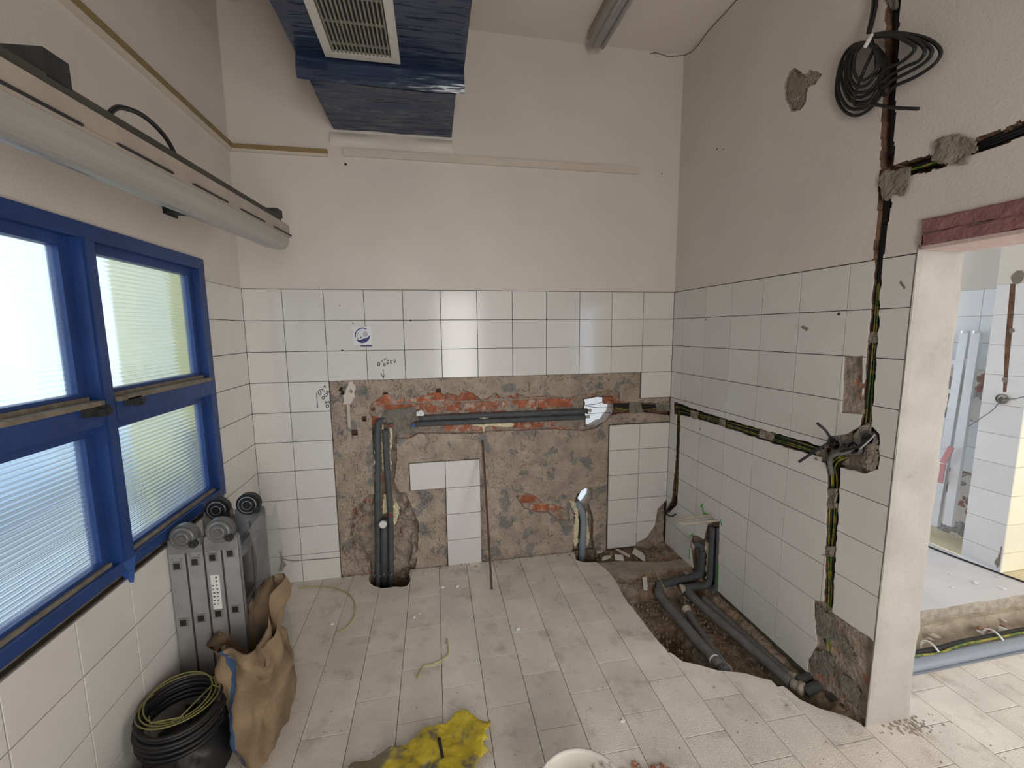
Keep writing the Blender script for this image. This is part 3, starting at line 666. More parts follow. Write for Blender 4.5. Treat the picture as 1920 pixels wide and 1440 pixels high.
trench = f2([(1175,1098),(1235,1086),(1300,1078),(1345,1100),(1430,1180),(1530,1250),(1575,1295),(1545,1326),(1505,1306),(1470,1280),(1400,1258),(1290,1236),(1238,1197),(1202,1150)])
deep = f2([(1225,1158),(1262,1140),(1305,1200),(1300,1236),(1262,1218)])
slot = f2([(1158,1090),(1176,1092),(1206,1130),(1196,1138),(1174,1116)])
dhole = f2([(1074,1030),(1076,1050),(1118,1052),(1120,1030)])
def floor_fn(U, V):
    n1 = vnoise(U, V, 9, 21, 5); n4 = vnoise(U, V, 24, 22, 5); n6 = vnoise(U, V, 60, 23, 3)
    D = np.full(U.shape, .0105); MI = np.zeros(U.shape, int)
    k1 = inside(T1, U, V); D1 = np.where(k1, .030, .012); D1[inside(strip, U, V)] = .004
    D1[inside(trench, U, V)] = .135; D1[inside(deep, U, V)] = .27; D1[inside(slot, U, V)] = .075; D1[inside(dhole, U, V)] = .2
    D1 = blur(D1, 5)
    wallside = np.clip((U+.075)/.06, 0, 1); D1 = D1*(1-wallside*.65)
    D1 = D1 + (n1-.48)*.035 + (n4-.48)*.03 + (n6-.48)*.008
    st = inside(strip, U, V); D1[st] = .005+(n4-.48)[st]*.006
    D[k1] = np.maximum(D1, .001)[k1]; MI[k1] = 2; MI[st] = 1
    k2 = inside(T2, U, V); D[k2] = .22; MI[k2] = 2
    return D, MI, np.ones(U.shape, bool)
floor = relief('floor', mb_floor, -W, .06, -2.4, .08, .0085, floor_fn, [GROUT, SCREED, DIRT]); struct(floor)
cachef = {}
cutsf = tris_of(T1) + tris_of(T2)
kx = -7
field = MB()
for kx in range(-7, 20):
    u0, u1 = -1.616+.2*kx, -1.416+.2*kx; u0 = max(u0, -W); u1 = u1
    if u1 > 2.2: continue
    y = -.04 + (.15 if kx % 2 == 0 else 0)
    y = -.64 + .3*2 + (.0 if kx % 2 == 0 else -.15) + .3
    while y > -4.5:
        v1 = min(y, 0.0); v0 = y-.3; y -= .3
        if v0 >= -.01 or v1 - v0 < .01: continue
        if u0 > -.02 and v1 > -1.66:        # hall side of the wall: tiles begin at the trench edge
            v1 = min(v1, -1.455 if u0 > .15 else -1.64)
            if v1-v0 < .02: continue
        elif u1 > 0 and v1 > -1.64 and u0 > -.2: 
            pass
        if v0 > -2.4: lay_tile('floor_tile', cachef, (u0, v0, u1, v1), cutsf, mb_floor, .011, FTILE, floor, tilt=.0016, gap=.0013)
        else: field.box((u0+.0013, v0+.0013, -.011), (u1-.0013, v1-.0013, 0))
fo = field.build('floor_tile_field', FTILE, floor); fo['kind'] = 'stuff'
m = MB(); m.box((-W-.2, -4.7, -.05), (.0, -2.38, -.0105)); m.box((.0, -4.7, -.05), (4.7, -1.455, -.0105)); m.build('floor_bed', GROUT, floor)
fo2 = MB()
for kx in range(0, 13):
    for ky in range(0, 11):
        fo2.box((2.19+.2*kx, -1.46-.3*ky-.297, -.011), (2.19+.2*kx+.197, -1.46-.3*ky, 0))
o = fo2.build('floor_tile_field', FTILE, floor); o['kind'] = 'stuff'

# hall floor: channel, raised slab
def hall_fn(U, V):
    n1 = vnoise(U, V, 8, 31, 5); n4 = vnoise(U, V, 26, 32, 4)
    D = .045 + (n1-.48)*.05 + (n4-.48)*.03; D = np.where(V > -1.22, D-.045*np.clip((V+1.22)/.05, 0, 1), D); D = np.where(V < -1.43, D+.03, D); D = np.maximum(D, .012)
    return D, np.zeros(U.shape, int), np.ones(U.shape, bool)
hall_floor = relief('floor_hall', mb_floor, .19, 4.6, -1.47, -1.12, .012, hall_fn, [mat('pale_hall_dirt', (.48, .41, .32), .95, var=.22, vscale=9, bump=.6, bscale=60)]); struct(hall_floor)
def slab_edge(a): return -1.150 + .003*math.sin(a*31)+.002*math.sin(a*67)
m = MB(); n = 60
vs = []; 
for i in range(n+1):
    a = i/n; x = .2 + 1.74*a; y = slab_edge(a); vs += [(x, y, -.02), (x, y+.004, .058), (x, 2.0, .060)]
m.add(vs, [(3*i, 3*i+3, 3*i+4, 3*i+1) for i in range(n)], 1); m.f += [(3*i+1, 3*i+4, 3*i+5, 3*i+2) for i in range(n)]; m.mi += [0]*n; m.build('slab', [SLAB, mat('grey_slab_edge', (.42, .37, .30), .95, var=.3, vscale=25, bump=.7)], hall_floor)
m = MB(); m.box((1.96, -1.16, -.02), (4.6, -.9, .056)); m.box((1.955, -.9, -.02), (2.3, 2.0, .056)); m.build('yellow_threshold', mat('yellowish_screed', (.70, .62, .42), .8, var=.1), hall_floor)
wire('cable', [FL(1735,1022,.066), FL(1780,1040,.066), FL(1840,1062,.066), FL(1920,1091,.066), FL(1990,1113,.066)], .006, BLACK, 'thin black cable running along the white slab edge in the hall')

# hall walls: far wall, pier with its tiles
PX, PY0, PY1, EX = 1.94, -.935, -.712, 2.26
hm = MB(); hm.box((EX+.01, PY1-.01, -.1), (EX+.2, 2.0, 2.0)); hm.box((EX, PY1-.01, 2.0), (EX+.2, 2.0, CEIL)); wall_hall = hm.build('wall_hall_far', PAINT); struct(wall_hall)
pm = MB(); pm.box((PX+.009, PY0+.009, -.1), (4.6, PY1, 2.0)); pm.box((PX, PY0, 2.0), (4.6, PY1, CEIL)); wall_pier = pm.build('wall_pier', mat('pier_paint', (.72, .70, .64), .85, var=.04)); struct(wall_pier)
mp_e = lambda u, v, d: (EX+d, -u, v); mp_p = lambda u, v, d: (PX+d, -u, v); mp_s = lambda u, v, d: (u, PY0+d, v)
pchase = [(-float(on(0, PX, x, y)[1]), float(on(0, PX, x, y)[2])) for x, y in [(1899,440),(1909,440),(1903,560),(1896,640),(1887,735),(1880,735),(1884,640),(1893,540)]]
c1, c2_, c3 = {}, {}, {}
def hall_bare(u, z):  # bare courses low on the far wall
    return (1.30 < z < 1.62 and u < .75) or z < .55
for r in range(10):
    z0, z1 = ROWZ[r+1], ROWZ[r]; z0 = max(z0, .058)
    lay_tile('wall_tile', c1, (-PY1, z0, -PY0-.001, z1), tris_of(pchase), mp_p, .009, TILEB, wall_pier, gap=.0012)
    for k in range(4): lay_tile('wall_tile', c2_, (PX+.001+.25*k, z0, PX+.25*k+.25, z1), [], mp_s, .009, TILEC, wall_pier, gap=.0012)
    for k in range(6):
        zc = (z0+z1)/2
        if .95 < zc < 1.32 or zc < .62: continue
        lay_tile('wall_tile', c3, (.70-.25*k-.25, z0, .70-.25*k, z1), [], mp_e, .009, TILEB, wall_hall, gap=.0012)
def hb_fn(U, V):
    n1 = vnoise(U, V, 9, 41, 5); n4 = vnoise(U, V, 24, 42, 4); D = .006+(n1-.48)*.04+(n4-.48)*.02; MI = (vnoise(U, V, 5, 43, 4) > .55).astype(int); return D, MI, np.ones(U.shape, bool)
relief('bare_masonry', mp_e, -.8, .71, .05, 2.0, .012, lambda U, V: (hb_fn(U, V)[0]+.006, hb_fn(U, V)[1], hb_fn(U, V)[2]), [HALLR, mat('hall_brick_red', (.33, .19, .15), .95, var=.3, vscale=20)], wall_hall)
m = MB(); m.prism(pchase, mp_p, .003, .008); m.build('chase', DARKCH, wall_pier)
for (x, y, rr) in [(1908,520,.035),(1897,620,.014),(1884,712,.016)]:
    p = on(0, PX, x, y); daub('mortar_patch', mp_p, [(-p[1]+rr*math.cos(a), p[2]+rr*1.3*math.sin(a)) for a in np.linspace(0, 6.28, 14)[:-1]], .002, .006, MORTAR, wall_pier, int(x), .003)
daub('mortar_chip', mp_p, [(-float(on(0, PX, x, y)[1]), float(on(0, PX, x, y)[2])) for x, y in [(1871,1068),(1863,1055),(1874,1035),(1880,1015),(1885,1000),(1876,1060)]], .0, .005, MORTAR, wall_pier, 5, .002)

def junction_box(name, c, ax, r, label, group=None, mats=(PIPED, BLACKP)):
    e = empty(name, tuple(c)); tag(e, label, 'junction box', group); ax = Vector(ax); c = Vector(c)
    mb = MB(); n = 20; sd = ax.orthogonal().normalized(); td = ax.cross(sd); vs = []
    prof = [(r, -.03), (r*1.06, .004), (r*.92, .006), (r*.88, -.025), (.001, -.026)]
    for rr, h in prof:
        for k in range(n): a = 2*math.pi*k/n; vs.append(c + sd*rr*math.cos(a) + td*rr*math.sin(a) + ax*h)
    fs = [(i*n+k, i*n+(k+1) % n, (i+1)*n+(k+1) % n, (i+1)*n+k) for i in range(len(prof)-1) for k in range(n)]
    mb.add(vs, fs); mb.build('cup', mats[0], e)
    mb = MB()
    for i in range(4):
        a = i*1.6; p = c + sd*r*.5*math.cos(a) + td*r*.5*math.sin(a); mb.tube(smooth_path([p - ax*.024, p + ax*.004 + sd*.01, c + ax*.012 + td*.012*(i-2), c - ax*.01 - sd*r*.4], 5), .0035, 5)
    mb.build('wire_ends', mats[1], e); return e
pb = on(0, PX, 1880, 748); junction_box('junction_box', (PX-.006, pb[1], pb[2]), (-1, 0, 0), .032, 'round grey junction box on the tiled pier in the hall', mats=(MORTAR, PIPED))
wire('cable', [(PX-.01, pb[1], pb[2]), on(0, PX-.03, 1862,768), on(0, PX-.06, 1838,785), on(0, PX-.07, 1815,800)], .003, PIPED, 'thin wire tail hanging down from the box on the hall pier')
wire('cable', [(PX-.01, pb[1], pb[2]), on(0, PX-.05, 1900,748), on(0, PX-.08, 1920,744), on(0, PX-.1, 1945,742)], .003, PIPED, 'thin wire tail reaching sideways from the box on the hall pier')

# hall ladder
hl = empty('extension_ladder', (2.16, -.5, .06)); tag(hl, 'pale aluminium extension ladder with red tape leaning in the hall', 'ladder')
def hrail(p0, p1, w, name='rail', m=ALU):
    mb = MB(); mb.bar(p0, p1, w, .03, (1, 0, 0)); mb.disc(Vector(p1)+(Vector(p1)-Vector(p0)).normalized()*.008, Vector(p1)-Vector(p0), w*.45, .016, 14); return mb.build(name, m, hl)
HAL = mat('pale_aluminium', (.72, .73, .75), .35, metal=.3, var=.05)
tA, tB = on(0, 2.20, 1810, 625), on(0, 2.16, 1832, 625)
bA, bB = on(0, 2.02, 1752, 985), on(0, 1.98, 1778, 985)
tA2, bA2 = tA + np.array([0, .30, 0]), bA + np.array([0, .30, 0])
for a, b in [(bA, tA), (bB, tB), (bA2, tA2)]: hrail(a, b, .055, 'rail', HAL)
for k in range(6):
    t = .1+.15*k; a = bA+(tA-bA)*t; b = bA2+(tA2-bA2)*t; mb = MB(); mb.bar(a, b, .03, .03); mb.build('rung', HAL, hl)
for (p, q) in [((1762,905),(1768,870)), ((1768,868),(1784,838))]:
    mb = MB(); mb.bar(on(0, 1.97, *p), on(0, 1.99, *q), .035, .012, (1, 0, 0)); mb.build('red_tape', PINKT, hl)
mb = MB(); tp_ = tA + (tB-tA)*.1; mb.box(tuple(tp_-np.array([.03, .04, .25])), tuple(tp_+np.array([.0, .03, -.19]))); mb.build('rail_bracket', HAL, hl)

# hall channel pipe with cables tied on it
hp = empty('drain_pipe', tuple(FL(1720,1245,-.02))); tag(hp, 'thick grey drain pipe lying in the hall floor channel', 'pipe')
p0 = FL(1700,1251,.0); p1 = FL(1920,1206,.0); dd = (p1-p0); 
pts = smooth_path([p0 - dd*.5, p0, p0+dd*.5, p1, p1+dd*.6, p1 + dd*1.5], 5); pts = [Vector((p[0], p[1], .0)) for p in pts]
MB().tube(pts, .034, 18).build('pipe_run', PVC, hp, True)
p0 = FL(1700,1274,-.02); p1 = FL(1920,1228,-.02); dd = p1-p0; gp = MB().tube([p0-dd*.4, p0, p1, p1+dd*1.5], .022, 14).build('drain_pipe', PVC, None, True, loc=tuple(p0)); tag(gp, 'thinner grey pipe along the cut tile edge in the hall', 'pipe')
for i, (dy, m_) in enumerate([(0, BLACK), (6, BLACK), (11, BLACK), (-3, YELG)]):
    L = [FL(x, y-dy*.6, .028+.004*(i % 2)) for x, y in [(1690,1236),(1715,1228),(1760,1219+ (4 if i == 3 else 0)),(1800,1208),(1850,1198),(1920,1184),(1990,1172)]]
    wire('cable', L, .006, m_, 'black cable, %s from the pipe, tied along the hall drain pipe' % ORD[i] if m_ is BLACK else 'yellow and green earth wire tied along the drain pipe in the hall', group='cables tied along the hall drain pipe')
for (x, y) in [(1745,1218),(1863,1195)]:
    c = FL(x, y, .018); mb = MB(); n = 14
    mb.tube([Vector(c) + Vector((.006*math.sin(a*2), .045*math.cos(a), .036*math.sin(a))) for a in np.linspace(0, 6.283, n)], .005, 6); t = mb.build('cable_tie', WHITE, None, loc=tuple(c)); tag(t, 'white cable tie round the hall drain pipe and its cables', 'cable tie', 'white cable ties on the hall pipe')

# ================================================================== WINDOW
w1 = empty('window_1', (-W, (WY0+WY1)/2, WZ0)); struct(w1, 'blue framed window with four ribbed glass panes', 'window')
def xb(d0, d1, y0, y1, z0, z1): return ((-W-d1, min(y0, y1), z0), (-W-d0, max(y0, y1), z1))
FZ0 = .838
m = MB(); fwd = .055
m.box(*xb(-.012, .07, WY0, WY0-fwd, FZ0, WZ1)); m.box(*xb(-.012, .07, WY1+fwd, WY1, FZ0, WZ1)); m.box(*xb(-.012, .07, WY0-fwd, WY1+fwd, WZ1-fwd, WZ1)); m.box(*xb(-.012, .07, WY0-fwd, WY1+fwd, FZ0, FZ0+fwd*.8)); m.build('outer_frame', BLUE, w1)
MC = -1.228; m = MB(); m.box(*xb(-.018, .07, MC+.03, MC-.03, FZ0+.044, WZ1-fwd)); m.box(*xb(-.024, -.018, MC+.02, MC-.02, FZ0+.044, WZ1-fwd)); m.build('mullion', BLUE, w1)
cols = [(WY0-fwd, MC+.03), (MC-.03, WY1+fwd)]
for ya, yb in cols:
    m = MB(); m.box(*xb(-.020, .06, ya, yb, 1.405, 1.478)); tr = m.build('transom', BLUE, w1)
    m = MB(); m.box(*xb(-.034, .03, ya-.01, yb+.01, 1.478, 1.494)); m.build('dusty_ledge', DUSTW, tr)
    for z0, z1 in ((FZ0+.044, 1.405), (1.494, WZ1-fwd)):
        m = MB(); s = .045
        m.box(*xb(.018, .055, ya, ya-s, z0, z1)); m.box(*xb(.018, .055, yb+s, yb, z0, z1)); m.box(*xb(.018, .055, ya-s, yb+s, z1-s*.8, z1)); m.box(*xb(.018, .055, ya-s, yb+s, z0, z0+s*.6))
        sash = m.build('sash', BLUE, w1)
        m = MB(); m.box(*xb(.033, .038, ya-s+.003, yb+s-.003, z0+s*.6-.003, z1-s*.8+.003)); m.build('pane', GLASS, sash)
        m = MB(); m.box(*xb(.006, .018, ya-s*.4, yb+s*.4, z0, z0+.014)); m.build('putty_bead', DUSTW, sash)
for x, y, wd_ in [(176,770,.11),(246,750,.075)]:
    p = LW(x, y, -W+.02); m = MB(); m.box((-W+.016, p[1]-wd_/2, p[2]-.016), (-W+.034, p[1]+wd_/2, p[2]+.012)); m.box((-W+.03, p[1]-wd_*.1, p[2]-.022), (-W+.05, p[1]+wd_*.25, p[2]+.004)); m.disc((-W+.05, p[1]+wd_*.2, p[2]-.005), (1, 0, 0), .013, .012, 12); m.build('latch', METALD, w1)
m = MB(); m.box(*xb(.03, .094, WY0, WY1, WZ0-.003, FZ0)); m.build('sill_gap', DUSTW, w1)
m = MB(); p = LW(243,1062, -W+.012); m.add([(-W+.012, p[1]-.03, p[2]+.03), (-W+.012, p[1]+.04, p[2]+.03), (-W+.014, p[1]+.008, p[2]-.07), (-W-.02, p[1]-.03, p[2]+.03), (-W-.02, p[1]+.04, p[2]+.03), (-W-.005, p[1]+.008, p[2]-.07)], [(0,1,2),(3,5,4),(0,2,5,3),(1,4,5,2),(0,3,4,1)]); m.build('paint_drip', BLUEL, w1)
for (x, y, L) in [(110,1147,.075), (355,967,.05)]:
    p = LW(x, y); m = MB(); vs = [( -W-.012+.010, p[1]+L*math.cos(a), p[2]+.012*math.sin(a)) for a in np.linspace(0, 6.283, 13)[:-1]]; m.add(vs + [(-W+.006, p[1], p[2])], [(i, (i+1) % 12, 12) for i in range(12)]); m.build('filler_dab', TRIMC, w1)

# outside the window
m = MB(); m.box((-4.28, -12, -.6), (-W-.10, 8, -.02)); struct(m.build('ground_outside_near', mat('blue_grey_paving', (.09, .15, .24), .8, var=.4, vscale=4)))
m = MB(); m.box((-4.78, -12, -.6), (-4.28, 8, .03)); struct(m.build('kerb_outside', EXTW))
m = MB(); m.box((-6.4, -12, -.6), (-4.78, 8, -.04)); struct(m.build('ground_outside', EXTG))
m = MB(); m.box((-14, -12, -.6), (-6.4, 8, -.05)); struct(m.build('ground_outside_far', EXTB))
m = MB(); m.box((-4.33, 1.0, -.5), (-W-.10, 1.2, 4.2)); struct(m.build('wall_outside_wing', EXTY))
m = MB(); m.box((-14.2, -12, -.5), (-14, 8, 1.2)); struct(m.build('wall_outside_far', EXTB))
m = MB(); m.lathe([(.001,.62),(.12,.60),(.2,.55),(.22,.45),(.22,.0)], (-3.72,.66,0), 24); m.lathe([(.001,1.0),(.07,.98),(.09,.9),(.09,.5)], (-3.62,.6,0), 18); o = m.build('outdoor_tank', EXTD, None, False, loc=(-3.7, .7, 0)); tag(o, 'dark upright tank standing outside behind the ribbed window', 'tank')

# ================================================================== PIPES ON THE BACK WALL
def pipe(pts, r, label, m=PIPE, group=None, k=5, n=14, tips=None, smooth=True, name='insulated_pipe'):
    pp = smooth_path(pts, k) if smooth else [Vector(p) for p in pts]
    e = empty(name, tuple(pp[0])); tag(e, label, 'pipe', group); MB().tube(pp, r, n).build('insulation', m, e, True)
    for (c, ax, rr, l, mm) in (tips or []):
        c = Vector(c); ax = Vector(ax).normalized(); t = MB(); t.tube([c, c+ax*l], rr, 12); t.tube([c+ax*l*.6, c+ax*l*1.02], rr*1.25, 12); t.build('pipe_end', mm, e, True)
    return e
bp = lambda x, y, d=.012: (float(B(x, y, d)[0]), d, float(B(x, y, d)[2]))
pipe([bp(786,784.5), bp(880,780), bp(1000,775), bp(1101,770.5)], .0205, 'upper grey insulated pipe running along the back wall to the square hole', tips=[(bp(1101,770), (1, .1, 0), .010, .03, BEIGE)])
pipe([bp(776,795.5), bp(880,791), bp(1000,786), bp(1097,782)], .0195, 'lower grey insulated pipe running along the back wall to the square hole', tips=[(bp(1097,782), (1, .1, 0), .010, .035, BEIGE)])
el = pipe([bp(722,788,.02), bp(714,789,.016), bp(709,795,.012), bp(708,806,.012), bp(708,870,.012), bp(708,940,.016), bp(709,1020,.012), bp(709,1112,.0)], .0205, 'grey insulated riser with a top elbow in the wall chase', tips=[(bp(714,788.5,.016), (1, 0, .02), .016, .03, PIPED)])
pipe([bp(722,806), bp(724,850), bp(728,910), bp(732,970), bp(733,1030), bp(733,1112,.0)], .0205, 'grey insulated riser bending beside the foam in the wall chase')
cp_ = pipe([bp(720,974,.0), bp(720,1020,.0), bp(720,1112,-.008)], .0235, 'short grey pipe with a round white cap in the wall chase', smooth=False)
m = MB(); c = bp(718,983,-.028); m.disc(c, (0, 1, 0), .026, .014, 22); m.disc((c[0], c[1]-.008, c[2]), (0, 1, 0), .021, .006, 22, r2=.019); m.build('end_cap', WHITE, cp_)
def elbowcap(x, y, mcap, label):
    c = Vector(bp(x, y, .012)); e = empty('pipe_plug', tuple(c)); tag(e, label, 'pipe plug')
    MB().tube([c+Vector((0, .03, 0)), c, c-Vector((0, .03, 0))], [.014, .015, .015], 14).build('socket', PIPED, e, True)
    MB().disc(c-Vector((0, .031, 0)), (0, 1, 0), .0115, .008, 16).build('cap', mcap, e)
elbowcap(734, 797.5, RED, 'dark red plug in a pipe end beside the foam')
elbowcap(775, 796.5, BLUEC, 'blue plug in a pipe end at the start of the horizontal pipes')
elbowcap(733, 962, RED, 'dark red plug low on the bent riser')
# drain elbow through the lower hole
pipe([bp(1081,940,.08), bp(1082,942,.045), bp(1086,948,.015), bp(1092,962,.008), bp(1094,985,.008), bp(1092,1020,.005), bp(1090,1062,.0)], .025, 'grey drain pipe curving out of the small lower hole', m=PVC)
# thin wires crossing the square hole
for i, L in enumerate([[(1085,760,.1),(1115,758,.06),(1142,750,.03),(1152,757,.02)], [(1097,761,.1),(1120,764,.06),(1150,764,.02)], [(1100,776,.1),(1130,774,.06),(1152,773,.02)]]):
    wire('cable', [bp(*q) for q in L], .0022, BLACK, 'thin wire crossing the square hole in the back wall', group='thin wires across the square hole')

# steel rod leaning on the wall
a = FL(922, 1105); b = B(905, 825, -.006); MB().tube([a, b], .0075, 8).build('steel_rod', RUST); o = bpy.data.objects['steel_rod']; tag(o, 'thin rusty steel rod leaning against the back wall', 'rod')

# ================================================================== CABLES IN THE RIGHT WALL
def rp(x, y, d): return RW(x, y, d)
def bundle(top, bot, fr, m_, r, d0, label, group, wob=.12, seed=0, pre=None):
    rg = random.Random(seed); L = list(pre or [])
    for t, b in zip(top, bot):
        f = min(.95, max(.05, fr + rg.uniform(-wob, wob))); x = t[0]+(b[0]-t[0])*f; y = t[1]+(b[1]-t[1])*f; L.append(rp(x, y, d0+rg.uniform(-.004, .004)))
    return wire('cable', L, r, m_, label, group=group)
htop = [(1272,758),(1300,768),(1345,783),(1420,805),(1480,821),(1545,842)]; hbot = [(1272,776),(1300,783),(1345,796),(1420,820),(1480,838),(1545,862)]
LBK, LYG = 'black cable lying %s from the top in the horizontal chase of the right wall', 'yellow and green earth wire in the horizontal chase of the right wall'
for i in range(6): bundle(htop, hbot, .06+.17*i, BLACK, .0065, .024, LBK % ORD[i], 'cables in the horizontal chase', .06, 100+i, [bp(1150+i, 757+3*i, .03), bp(1200, 760+2*i, .03), bp(1250, 761+2*i, .028)] if i < 4 else None)
for i in range(3): bundle(htop, hbot, .2+.25*i, YELG, .0027, .015, LYG, 'cables in the horizontal chase', .16, 120+i, [bp(1152, 763+3*i, .024), bp(1180, 768, .024), bp(1250, 764+2*i, .022)] if i < 2 else None)
ltop = [(1570,850),(1552,868),(1551,900),(1549,960),(1547,1040),(1545,1110),(1543,1160),(1541,1200),(1543,1240)]; lbot = [(1590,858),(1574,872),(1573,900),(1572,960),(1567,1040),(1563,1110),(1561,1160),(1560,1200),(1566,1240)]
for i in range(5): bundle(ltop, lbot, .1+.2*i, BLACK, .006, .028, 'black cable, %s from the room corner side, in the lower vertical chase' % ORD[i], 'cables in the lower vertical chase', .06, 140+i)
for i in range(3): bundle(ltop, lbot, .4+.18*i, YELG, .0034, .018, 'yellow and green earth wire in the lower vertical chase', 'cables in the lower vertical chase', .14, 150+i)
utop = [(1668,330),(1656,400),(1648,470),(1640,530),(1634,600),(1628,680),(1622,740),(1616,800),(1605,835)]; ubot = [(1682,330),(1666,400),(1658,470),(1653,530),(1648,600),(1644,680),(1640,740),(1635,800),(1625,835)]
for i in range(4): bundle(utop, ubot, .3+.2*i, BLACK, .0065, .026, 'black cable, %s from the room corner side, in the tall upper chase' % ORD[i], 'cables in the tall upper chase', .05, 160+i)
for i in range(2): bundle(utop[3:], ubot[3:], .45+.22*i, YELG, .0032, .016, 'yellow and green earth wire in the tall upper chase', 'cables in the tall upper chase', .1, 170+i)
for i in range(2): bundle([(1668,-40),(1668,60),(1668,120),(1664,210),(1660,290)], [(1690,-40),(1686,60),(1684,120),(1680,210),(1678,290)], .7+.18*i, BLACK, .0075, .03, 'black cable, %s from the room corner side, in the chase behind the hanging coil' % ORD[i], 'cables in the tall upper chase', .05, 180+i)
btop = [(1660,332),(1690,318),(1740,300),(1800,278),(1860,255),(1940,222),(2020,188),(2095,154)]; bbot = [(1662,338),(1692,330),(1744,314),(1806,292),(1866,272),(1940,244),(2020,210),(2095,176)]
for i in range(3): bundle(btop, bbot, .2+.3*i, BLACK, .007, .026, 'black cable lying %s from the top in the rising chase over the opening' % ORD[i], 'cables in the rising chase', .06, 190+i)
bundle(btop[:4], bbot[:4], .5, YELG, .005, .016, 'yellow and green earth wire in the rising chase over the opening', 'cables in the rising chase', .1, 195)
# cable down the corner
wire('cable', [rp(1271,772,.02), rp(1271,850,.02), rp(1266,935,.02), rp(1256,950,.0), rp(1249,962,-.02), rp(1258,968,-.05), rp(1267,964,-.05)], .006, BLACK, 'black cable dropping down the room corner and curling out at its end')
wire('cable', [rp(1273,772,.012), rp(1273,850,.012), rp(1268,930,.014)], .004, YELG, 'yellow and green wire dropping down the room corner chase')
# round boxes and cable tails
for i, (x, y, r_) in enumerate([(1566,832,.030),(1601,839,.030),(1628,822,.028)]):
    p = rp(x, y, -.004); junction_box('junction_box', p, (-1, 0, 0), r_, ('round grey socket box where the horizontal chase ends', 'middle round grey socket box of the three set in mortar', 'round grey socket box closest to the bare doorway jamb')[i], 'round socket boxes on the right wall')
wire('cable', [rp(1566,832,.01), rp(1558,822,-.05), rp(1547,806,-.08), rp(1535,796,-.10), rp(1533,793,-.10)], .006, BLACK, 'black cable tail pointing up from the left socket box')
wire('cable', [rp(1566,832,.01), rp(1556,830,-.05), rp(1535,842,-.09), rp(1510,858,-.12), rp(1498,866,-.13)], .006, BLACK, 'long black cable tail with a split end poking out of the left socket box')
wire('cable', [rp(1638,816,.0), rp(1625,826,-.03), rp(1608,838,-.04), rp(1580,846,-.04), rp(1560,856,-.03), rp(1551,866,.0), rp(1553,884,.02)], .0065, BLACK, 'black cable looping between the socket boxes and down the chase')
wire('cable', [rp(1605,836,.0), rp(1585,848,-.03), rp(1566,852,-.04), rp(1556,862,-.02), rp(1560,890,.01)], .011, PIPED, 'grey flexible conduit bending into the lower vertical chase', cat='conduit')
wire('cable', [rp(1641,814,-.01), rp(1628,828,-.04), rp(1612,842,-.05)], .003, GREYP, 'short grey wire sticking up from the right socket box')
# hanging coil of black cable
cl = MB(); rg = random.Random(5)
left_loop = [(1628,78),(1600,84),(1580,108),(1569,145),(1570,180),(1585,208),(1604,215),(1630,205),(1652,180),(1664,150),(1662,120),(1650,95)]
right_loop = [(1632,70),(1660,62),(1700,64),(1740,76),(1762,97),(1748,122),(1715,142),(1680,160),(1655,178),(1650,140),(1642,100)]
pts = []
for i in range(7):
    s = 1-.085*i+rg.uniform(-.02, .02); cx, cy = 1628, 92
    for j, (x, y) in enumerate(left_loop): pts.append(rp(cx+(x-cx)*s+rg.uniform(-2, 2), cy+(y-cy)*s+rg.uniform(-2, 2), -.018-.009*i+rg.uniform(-.004, .004)))
for i in range(4):
    s = 1-.12*i+rg.uniform(-.02, .02); cx, cy = 1634, 78
    for j, (x, y) in enumerate(right_loop): pts.append(rp(cx+(x-cx)*s+rg.uniform(-2, 2), cy+(y-cy)*s+rg.uniform(-2, 2), -.03-.011*i+rg.uniform(-.004, .004)))
pts += [rp(1600,190,-.05), rp(1640,196,-.05), rp(1680,202,-.045), rp(1722,204,-.05)]
cl.tube(smooth_path(pts, 5), .0062, 7)
o = cl.build('cable_coil', BLACK, None, True, loc=tuple(pts[0])); tag(o, 'coil of black cable hanging high on the right wall', 'cable coil')
m = MB(); a, b = rp(1634,66,-.09), rp(1622,88,-.10); m.tube([a, rp(1630,74,-.105), b], .0075, 8); t = m.build('white_tie', WHITE, None, loc=tuple(a)); tag(t, 'white tie holding the black cable coil on the right wall', 'cable tie')
for i in range(2): wire('cable', [rp(1640+7*i,-60,-.02), rp(1638+6*i,0,-.02), rp(1634+5*i,30,-.025), rp(1627+4*i,62,-.04)], .0065, BLACK, 'black cable hanging from the ceiling down to the coil', group='cables feeding the hanging coil')

# ================================================================== PIPES IN THE FLOOR TRENCH
fp = lambda x, y, z=-.055: tuple(FL(x, y, z))
pa = pipe([(-.30,-.475,-.045), (-.352,-.53,-.05), (-.362,-.60,-.055), (-.362,-.9,-.06), (-.358,-1.17,-.06)], .030, 'outermost thick grey pipe in the floor trench with a taped end', m=PIPED, tips=[((-.358,-1.17,-.06), (.3, -1, 0), .024, .035, PIPED)])
pipe([(-.255,-.72,-.075), (-.262,-.76,-.08), (-.29,-.95,-.08), (-.318,-1.15,-.075)], .020, 'thin grey pipe beside the outermost pipe in the floor trench', m=PIPED, tips=[((-.255,-.72,-.075), (0, 1, .3), .024, .03, BEIGE), ((-.318,-1.15,-.075), (-.2, -1, 0), .022, .035, BEIGE)])
pipe([(-.155,-.56,-.05), (-.15,-.7,-.055), (-.115,-1.0,-.055), (-.086,-1.34,-.05)], .027, 'long grey pipe along the middle of the floor trench', m=PIPED, tips=[((-.155,-.56,-.05), (-.2, 1, .2), .026, .03, BEIGE), ((-.086,-1.34,-.05), (.5, -1, .05), .026, .055, BEIGE)])
